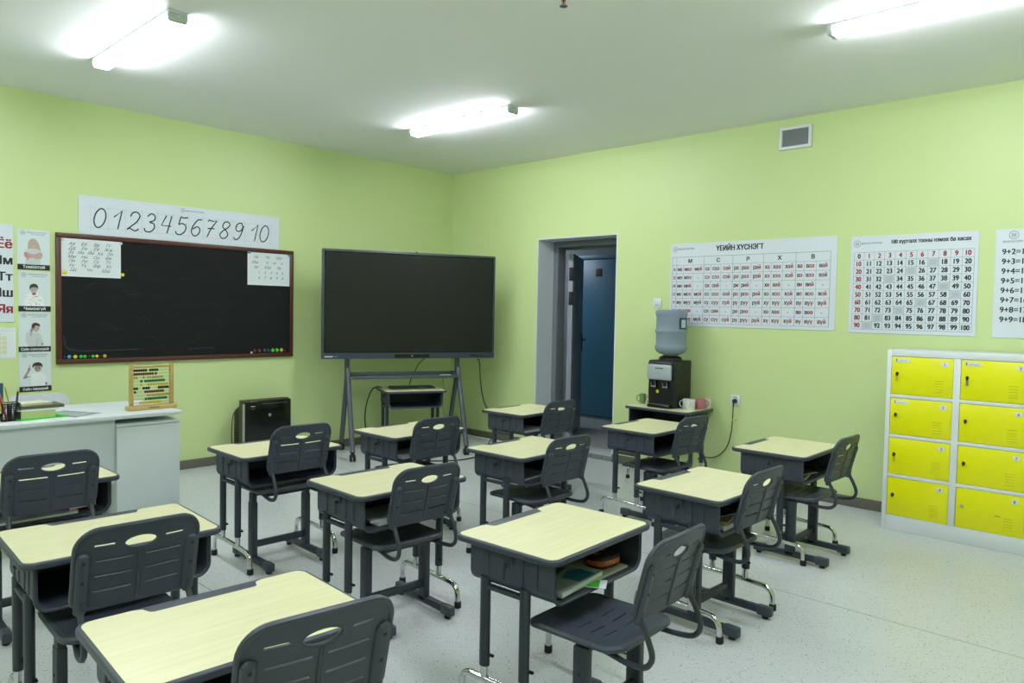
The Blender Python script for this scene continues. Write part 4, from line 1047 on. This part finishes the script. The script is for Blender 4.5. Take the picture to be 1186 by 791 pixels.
for i, vw in enumerate('АЭИОУӨҮ'):
    y = ys[6-i]+.024; text(rd, vw, (xs[0]+xs[1])/2, y, .036, M_RED, z_, .02, cond=.9)
    for g, c in enumerate('мсрхв'):
        l = vw.lower()
        cells = [l, l+l if l != 'и' else 'ий', l+'й']
        if vw in 'ИӨ' or (vw == 'Э' and g == 0): cells[2] = None
        for j, s in enumerate(cells):
            x = (xs[1+3*g+j]+xs[2+3*g+j])/2
            if s is None: text(gi, '-', x, y, .04, M_INK, z_, .01); continue
            sz = .046; cd = .86; gap = .002
            w1 = (glyphs(c, 0, 0)[3]-glyphs(c, 0, 0)[2])*sz*cd; w2_ = (glyphs(s, 0, 0)[3]-glyphs(s, 0, 0)[2])*sz*cd
            x0 = x-(w1+w2_+gap)/2
            text(gi, c, x0, y, sz, M_INK, z_, .014, align='L', cond=cd); text(rd, s, x0+w1+gap, y, sz, M_RED, z_, .014, align='L', cond=cd)
text(gi, 'ҮЕИЙН ХҮСНЭГТ', W_*.45, H_-.074, .060, M_INK, z_, .02, cond=.82)
logo(gi, .045, H_-.047, .024, z_, M_GREYINK); text(gi, 'МОНГОЛ СУРГУУЛЬ', .075, H_-.053, .020, M_GREYINK, z_, .015, align='L', cond=.8)
gi.build('black_print', t, smooth=False); rd.build('red_print', t, smooth=False)
tag(t, 'wide white syllable chart beside the water bottle on the right wall', 'chart')

t = empty('hundred_chart', M=wallR(-4.442, 1.308, .0005)); W_, H_ = .826, .714
m = MB(); m.box((0, 0, 0), (W_, H_, .005), M_WALLW, .001, 1); m.build('panel', t, smooth=False)
gr, gi, rd = MB(), MB(), MB()
xs = [.026+k*.0705 for k in range(12)]; ys = [.028+k*.0567 for k in range(11)]
frame_grid(gr, xs, ys, z_); grey = {17, 25, 33, 48, 59, 66, 74, 82, 91}
for r_ in range(10):
    for c_ in range(11):
        n_ = 10*r_+c_; x = (xs[c_]+xs[c_+1])/2; y = ys[9-r_]+.014
        if n_ in grey and c_ not in (0, 10):
            gr.box((xs[c_]+.004, ys[9-r_]+.004, .0050), (xs[c_+1]-.004, ys[10-r_]-.004, .0054), M_CELL); text(gr, str(n_), x, y, .042, M_FAINT, .0058, .01, cond=.85); continue
        red = (r_ == 0 and c_ > 0) or (c_ == 0 and r_ > 0)
        text(rd if red else gi, str(n_), x, y-.001, .048, M_RED if red else M_INK, z_, .02, cond=.85 if n_ < 100 else .76)
gr.build('grid', t, smooth=False)
text(gi, '100 хүртэлх тооны нэмэх ба хасах', .530, H_-.062, .038, M_INK, z_, .022, cond=.80)
logo(gi, .045, H_-.055, .024, z_, M_GREYINK); text(gi, 'МОНГОЛ СУРГУУЛЬ', .075, H_-.060, .018, M_GREYINK, z_, .015, align='L', cond=.8)
gi.build('black_print', t, smooth=False); rd.build('red_print', t, smooth=False)
tag(t, 'white chart of numbers to one hundred above the gap before the lockers', 'chart')

t = empty('sums_chart', M=wallR(-5.362, 1.305, .0005)); W_, H_ = .826, .714
m = MB(); m.box((0, 0, 0), (W_, H_, .005), M_WALLW, .001, 1); m.build('panel', t, smooth=False)
gi = MB()
for k in range(8): 
    y = H_-.165-k*.0635; text(gi, '9+%d=%d' % (k+2, k+11), .04, y, .052, M_INK, z_, .014, align='L', cond=.92)
    text(gi, '8+%d=%d' % (k+3, k+11), .33, y, .052, M_INK, z_, .014, align='L', cond=.92); text(gi, '7+%d=%d' % (k+4, k+11), .60, y, .052, M_INK, z_, .014, align='L', cond=.92)
logo(gi, .10, H_-.04, .026, z_, M_GREYINK); text(gi, 'МОНГОЛ СУРГУУЛЬ', .04, H_-.088, .018, M_GREYINK, z_, .015, align='L', cond=.85)
gi.build('black_print', t, smooth=False)
tag(t, 'white sums chart with nine plus rows, cut off by the right edge', 'chart')

t = empty('air_vent', M=wallR(-3.868, 2.736, .001)); w, h = .256, .176
m = MB()
for a, b in (((0, 0), (w, .024)), ((0, h-.024), (w, h)), ((0, .024), (.024, h-.024)), ((w-.024, .024), (w, h-.024))): m.box((a[0], a[1], 0), (b[0], b[1], .022), M_WHITEP, .003)
m.build('frame', t)
m = MB(); m.box((.024, .024, 0), (w-.024, h-.024, .002), mat('vent_dark', (88, 92, 90), .6)); m.build('backing', t)
m = MB()
for k in range(9): m.box((.026, .030+k*.0136, .003), (w-.026, .036+k*.0136, .012), M_GREYMET)
for k in range(16): m.box((.034+k*.0128, .024, .010), (.038+k*.0128, h-.024, .014), M_GREYMET)
m.build('grille', t, smooth=False)
tag(t, 'small white framed air vent high on the right wall', 'vent')
t = empty('light_switch', M=wallR(-2.735, 1.475, .001))
m = MB(); m.box((0, 0, 0), (.086, .086, .009), M_WHITEP, .003); m.build('switch_plate', t)
m = MB(); m.box((.02, .018, .009), (.066, .068, .013), M_MEL, .002); m.build('rocker', t); 
m = MB(); m.box((.025, .024, .0132), (.061, .029, .0136), M_GREYINK); m.build('switch_mark', t)
tag(t, 'small white light switch left of the syllable chart', 'switch')
t = empty('wall_socket', M=wallR(-3.518, .668, .001))
m = MB(); m.box((0, 0, 0), (.086, .086, .010), M_WHITEP, .003); m.build('socket_plate', t)
m = MB(); m.lathe([(0, .006), (.02, .006), (.024, .010), (.024, .0)], M_WHITEP, 18, Matrix.Translation((.043, .04, .0055))); m.build('socket_well', t)
m = MB(); m.box((.025, .066, .0102), (.061, .073, .0106), M_GREYINK); m.build('socket_mark', t)
tag(t, 'white wall socket right of the water cooler', 'socket')
P0 = (-.012, -3.561, .708)
t = empty('cooler_power_cord', (0, 0, 0))
m = MB(); m.lathe([(0, .034), (.010, .034), (.016, .024), (.019, .006), (.019, 0), (0, 0)], M_BLACK, 16, Matrix.Translation((-.0145, -3.561, .706)) @ Matrix.Rotation(-PI/2, 4, 'Y')); m.tube([(-.04, -3.561, .70), (-.042, -3.560, .66)], [.008, .005], M_BLACK, 8); m.build('plug', t)
m = MB(); m.tube(catmull([(-.042, -3.560, .665), (-.040, -3.555, .56), (-.036, -3.545, .44), (-.03, -3.51, .32), (-.03, -3.44, .235), (-.03, -3.36, .20), (-.04, -3.28, .21), (-.05, -3.2, .27), (-.008, -3.1, .40), (-.008, -3.06, .58)], 8), .0042, M_BLACK, 8); m.build('cord', t)
m = MB(); m.box((-.052, -3.585, .545), (-.030, -3.555, .552), mat('tag_yellow', (220, 200, 30), .5), .001); m.build('yellow_tag', t)
tag(t, 'black power cord with a yellow tag hanging from the wall socket', 'power cord')

# water cooler
WC = (-.225, -3.06, DH+.0015)
t = empty('water_cooler', WC)
M_CB = mat('cooler_black', (17, 19, 22), .42)
m = MB(); m.box((-.135, -.13, .0), (.135, .13, .40), M_CB, .012, 3)
m.build('cooler_body', t)
m = MB(); m.prism(rrect(.13, .20, .03, 6), 0, .001, M_CB)
m = MB(); m.box((-.16, -.115, .235), (-.125, .125, .395), M_CB, .02, 4); m.build('cooler_head', t)
m = MB(); m.box((-.172, -.112, .238), (-.158, .118, .368), mat('panel_silver', (172, 182, 190), .3, .2), .012, 4); pn = m.build('control_panel', t)
m = MB()
for k in range(6): m.box((-.1735, .038-k*.013, .330), (-.1722, .029-k*.013, .340), M_INK)
for i in range(2):
    for k in range(3): m.box((-.1735, .03-k*.02, .300-i*.012), (-.1722, .025-k*.02, .304-i*.012), M_GREYINK)
m.build('panel_print', pn)
for yy, mm in ((.058, 'red'), (-.055, 'blue')):
    m = MB(); m.box((-.165, yy-.022, .165), (-.135, yy+.022, .228), M_BLACKG, .005); m.box((-.175, yy-.024, .172), (-.163, yy+.024, .186), M_GREYMET, .003)
    m.box((-.172, yy+.019, .18), (-.166, yy+.023, .212), M_GREYMET, .001); m.box((-.172, yy-.023, .18), (-.166, yy-.019, .212), M_GREYMET, .001); m.build('tap', t)
m = MB(); m.lathe([(0, .002), (.014, .002), (.015, 0)], mat('sticker_yellow', (226, 206, 20), .5), 14, Matrix.Translation((-.1355, .036, .135)) @ Matrix.Rotation(-PI/2, 4, 'Y')); m.build('yellow_sticker', t)
m = MB(); m.box((-.19, -.105, .004), (-.13, .105, .028), M_BLACKG, .006); 
for k in range(8): m.box((-.185, -.09+k*.024, .0285), (-.14, -.082+k*.024, .031), M_GREYINK)
m.build('drip_tray', t)
m = MB(); m.lathe([(0, .40), (.10, .40), (.098, .418), (.08, .432), (.062, .438), (0, .438)], M_CB, 28); m.build('bottle_seat', t)
m = MB(); m.box((-.02, -.1325, .33), (.04, -.1295, .345), M_BLACKG, .001); m.build('side_grip', t)
tag(t, 'black table-top water cooler with a silver front panel', 'water cooler')
t = empty('water_bottle', (WC[0], WC[1], DH+.0015+.438))
M_BOT = mat('bottle_blue', (156, 171, 190), .1, trans=.4, alpha=1.); M_BOT.node_tree.nodes['Principled BSDF'].inputs['IOR'].default_value = 1.2
m = MB(); m.lathe([(0, .0005), (.055, .0005), (.062, .008), (.095, .016), (.120, .030), (.133, .052), (.137, .072), (.130, .088), (.127, .10), (.127, .185), (.134, .198), (.137, .208), (.134, .218), (.127, .23), (.127, .335), (.134, .348), (.136, .365), (.13, .385), (.118, .392), (0, .388)], M_BOT, 36); m.build('bottle_body', t)
m = MB()
V = []; F = []
for k in range(7):
    a = math.radians(-118+k*9)
    for zz in (.20+.03, .325): V.append((.1285*math.cos(a), .1285*math.sin(a), zz))
for k in range(6): F.append((2*k, 2*k+2, 2*k+3, 2*k+1))
LB = mat('label_dark', (32, 66, 84), .5); m.raw(V, F, LB)
V2 = [(x*1.006, y*1.006, zz*.72+.075 if zz > .3 else zz+.012) for x, y, zz in V[2:11]+V[11:12]]
m.raw(V2, [(0, 2, 3, 1), (2, 4, 5, 3), (4, 6, 7, 5)], mat('label_pale', (176, 196, 206), .5)); m.build('label', t)
tag(t, 'big blue-grey water bottle upside down on the water cooler', 'water bottle')
# mugs
def mug(x, y, c, r, h, rz, lab, deco=None):
    t = empty('mug', (x, y, DH+.0015), rz); mm = mat('mug_%d_%d_%d' % c, c, .25)
    m = MB(); m.lathe([(0, 0), (r*.86, 0), (r*.9, .003), (r, h), (r-.003, h), (r*.86, .006), (0, .006)], mm, 22); b = m.build('cup', t)
    m = MB(); m.tube(catmull([(r-.003, 0, h*.82), (r+.018, 0, h*.8), (r+.026, 0, h*.5), (r+.014, 0, h*.24), (r*.93, 0, h*.2)], 5), .0042, mm, 8); m.build('handle', t)
    if deco: m = MB(); deco(m, r, h); m.build('printed_decor', b)
    return tag(t, lab, 'mug', 'mugs beside the water cooler')
def spots(c):
    def f(m, r, h):
        for a, z, s in ((-2.6, .6, .009), (-2.9, .35, .006), (-2.2, .4, .007)): m.ball((r*.97*math.cos(a), r*.97*math.sin(a), h*z), s, c, u=8, v=6, sc=(.4, .4, 1))
    return f
def bear(m, r, h):
    a = PI+.35; u = Vector((math.cos(a), math.sin(a), 0)); s = Vector((-u.y, u.x, 0)); br = mat('decor_tan', (176, 132, 70), .5)
    c = u*r*.985+Vector((0, 0, h*.48)); m.ball(c, .019, br, u=12, v=8, sc=(.25, .9, .8))
    for q in (-1, 1): m.ball(c+s*q*.014+Vector((0, 0, .013)), .007, br, u=8, v=6, sc=(.4, 1, 1))
    m.ball(c+u*.004+Vector((0, 0, -.004)), .007, M_PAPER, u=8, v=6, sc=(.4, 1, .8))
mug(-.225, -2.790, (120, 150, 100), .028, .085, 2.5, 'green tinted mug left of the water cooler'); mug(-.170, -2.850, (190, 130, 145), .030, .078, 2.6, 'pink mug half hidden behind the cooler\'s left side')
mug(-.245, -3.241, (208, 216, 220), .036, .082, 2.45, 'white mug with its handle to the left, right of the cooler'); mug(-.295, -3.305, (212, 220, 214), .040, .086, .0, 'white mug with blue flowers, in front of the plain white one', spots(mat('decor_blue', (90, 120, 170), .5)))
mug(-.17, -3.325, (196, 122, 138), .042, .084, -1.0, 'pink mug with a tan bear face, at the right', bear); mug(-.085, -3.345, (206, 208, 186), .036, .085, 1.2, 'cream mug partly behind the pink bear mug')

# ================================================================== LOCKERS
LX, LY0, LY1, LH = -.435, -4.848, -5.675, 1.21
t = empty('locker_cabinet', M=wallR(LY0, 0, .02)); wid = LY0-LY1; dep = -LX-.02   # local X along the wall, Y up, Z out
m = MB(); tk = .028
m.box((0, 0, 0), (tk, LH, dep), M_WHITEP, .002); m.box((wid-tk, 0, 0), (wid, LH, dep), M_WHITEP, .002); m.box((tk, LH-.04, 0), (wid-tk, LH, dep), M_WHITEP, .002); m.box((tk, 0, 0), (wid-tk, .10, dep), M_WHITEP, .002)
m.box((tk, .10, 0), (wid-tk, LH-.04, .01), M_WHITEP); m.box((wid/2-.02, .10, 0), (wid/2+.02, LH-.04, dep), M_WHITEP, .002)
y0_, y1_ = .10, LH-.04; ph = (y1_-y0_)/4
for k in range(1, 4): m.box((tk, y0_+k*ph-.011, 0), (wid-tk, y0_+k*ph+.011, dep-.001), M_WHITEP, .002)
m.build('cabinet_body', t)
n_ = 0
for c_ in range(2):
    for r_ in range(4):
        n_ += 1; x0 = tk+.002 if c_ == 0 else wid/2+.022; x1 = wid/2-.022 if c_ == 0 else wid-tk-.002
        b0 = y1_-(r_+1)*ph+.013; b1 = y1_-r_*ph-.013
        if r_ == 0: b1 = y1_-.002
        if r_ == 3: b0 = y0_+.002
        m = MB(); m.box((x0, b0, dep-.02), (x1, b1, dep-.003), M_YEL, .002); d = m.build('locker_door', t)
        m = MB()
        for k in range(5): 
            yy = b0+.035+k*.0175; m.prism([(x1-.105, yy), (x1-.055, yy), (x1-.055, yy+.006), (x1-.105, yy+.006)], dep-.003, dep+.0005, M_YEL, .001)
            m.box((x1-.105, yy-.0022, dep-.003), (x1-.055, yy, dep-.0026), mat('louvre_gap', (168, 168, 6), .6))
        m.build('louvres', d)
        m = MB(); m.box((x1-.068, b1-.052, dep-.0028), (x1-.030, b1-.024, dep-.0015), M_WHITEP, .0004, 1); pl = m.build('number_plate', d)
        m = MB(); text(m, str(n_), x1-.049, b1-.046, .024, M_INK, dep-.0010, .01); m.build('number', pl, smooth=False)
        ly = (b0+b1)/2+.012; lx = x0+.035
        m = MB(); m.lathe([(0, .006), (.010, .006), (.011, 0)], M_CHROME, 14, Matrix.Translation((lx, ly, dep-.003)))
        if n_ != 8: m.box((lx-.006, ly-.014, dep+.002), (lx+.006, ly+.012, dep+.016), M_BLACK, .004)
        m.build('lock', d)
        if n_ in (1, 3, 5):
            m = MB(); M_KEY = mat('key_tag', (190, 190, 10), .4); m.box((lx-.007, ly-.05, dep+.0), (lx+.007, ly-.012, dep+.003), M_KEY if n_ != 5 else M_GREYMET, .001); m.build('key_fob', d)
        if n_ in (1, 2, 5):
            m = MB(); m.box((x0+.02, b1-.038, dep-.0028), (x0+.105, b1-.012, dep-.0016), M_PAPER); tg = m.build('name_sticker', d, smooth=False)
            m = MB(); m.box((x0+.026, b1-.034, dep-.0014), (x0+.031, b1-.016, dep-.0010), M_INK)
            for k in range(6): m.box((x0+.045+k*.008, b1-.031, dep-.0014), (x0+.050+k*.008, b1-.027, dep-.0010), M_GREYINK)
            m.build('sticker_print', tg, smooth=False)
        if n_ == 8:
            m = MB(); m.ribbon([(x1-.15, b0+.108), (x1-.135, b0+.112), (x1-.12, b0+.108)], .004, dep-.0026, mat('scratch', (110, 100, 30), .7)); m.build('scratch', d, smooth=False)
tag(t, 'white metal locker cabinet with eight numbered yellow doors', 'lockers')

# ================================================================== CAMERA, WORLD
f, yaw, pitch, roll = 852.34, math.radians(43.14186), math.radians(-2.34302), math.radians(1.06883)
cam = bpy.data.cameras.new('camera'); co = bpy.data.objects.new('camera', cam); COL.objects.link(co)
d = Vector((math.cos(yaw)*math.cos(pitch), math.sin(yaw)*math.cos(pitch), math.sin(pitch))); r = Vector((math.sin(yaw), -math.cos(yaw), 0)); u = r.cross(d)
r2 = math.cos(roll)*r+math.sin(roll)*u; u2 = -math.sin(roll)*r+math.cos(roll)*u
Mc = Matrix((( r2.x, u2.x, -d.x, -5.76724), (r2.y, u2.y, -d.y, -6.38416), (r2.z, u2.z, -d.z, 1.41922), (0, 0, 0, 1)))
co.matrix_world = Mc; cam.sensor_fit = 'HORIZONTAL'; cam.sensor_width = 36; cam.lens = f/1186*36; cam.clip_start = .05
SC.camera = co
w = bpy.data.worlds.new('world'); SC.world = w; w.use_nodes = True
w.node_tree.nodes['Background'].inputs[0].default_value = (.6, .7, .8, 1); w.node_tree.nodes['Background'].inputs[1].default_value = .3
SC.view_settings.view_transform = 'Standard'; SC.view_settings.look = 'None'; SC.view_settings.exposure = 0.; SC.view_settings.gamma = 1.
SC.view_settings.use_curve_mapping = False
SC.cycles.max_bounces = 8; SC.cycles.diffuse_bounces = 5; SC.cycles.use_denoising = True
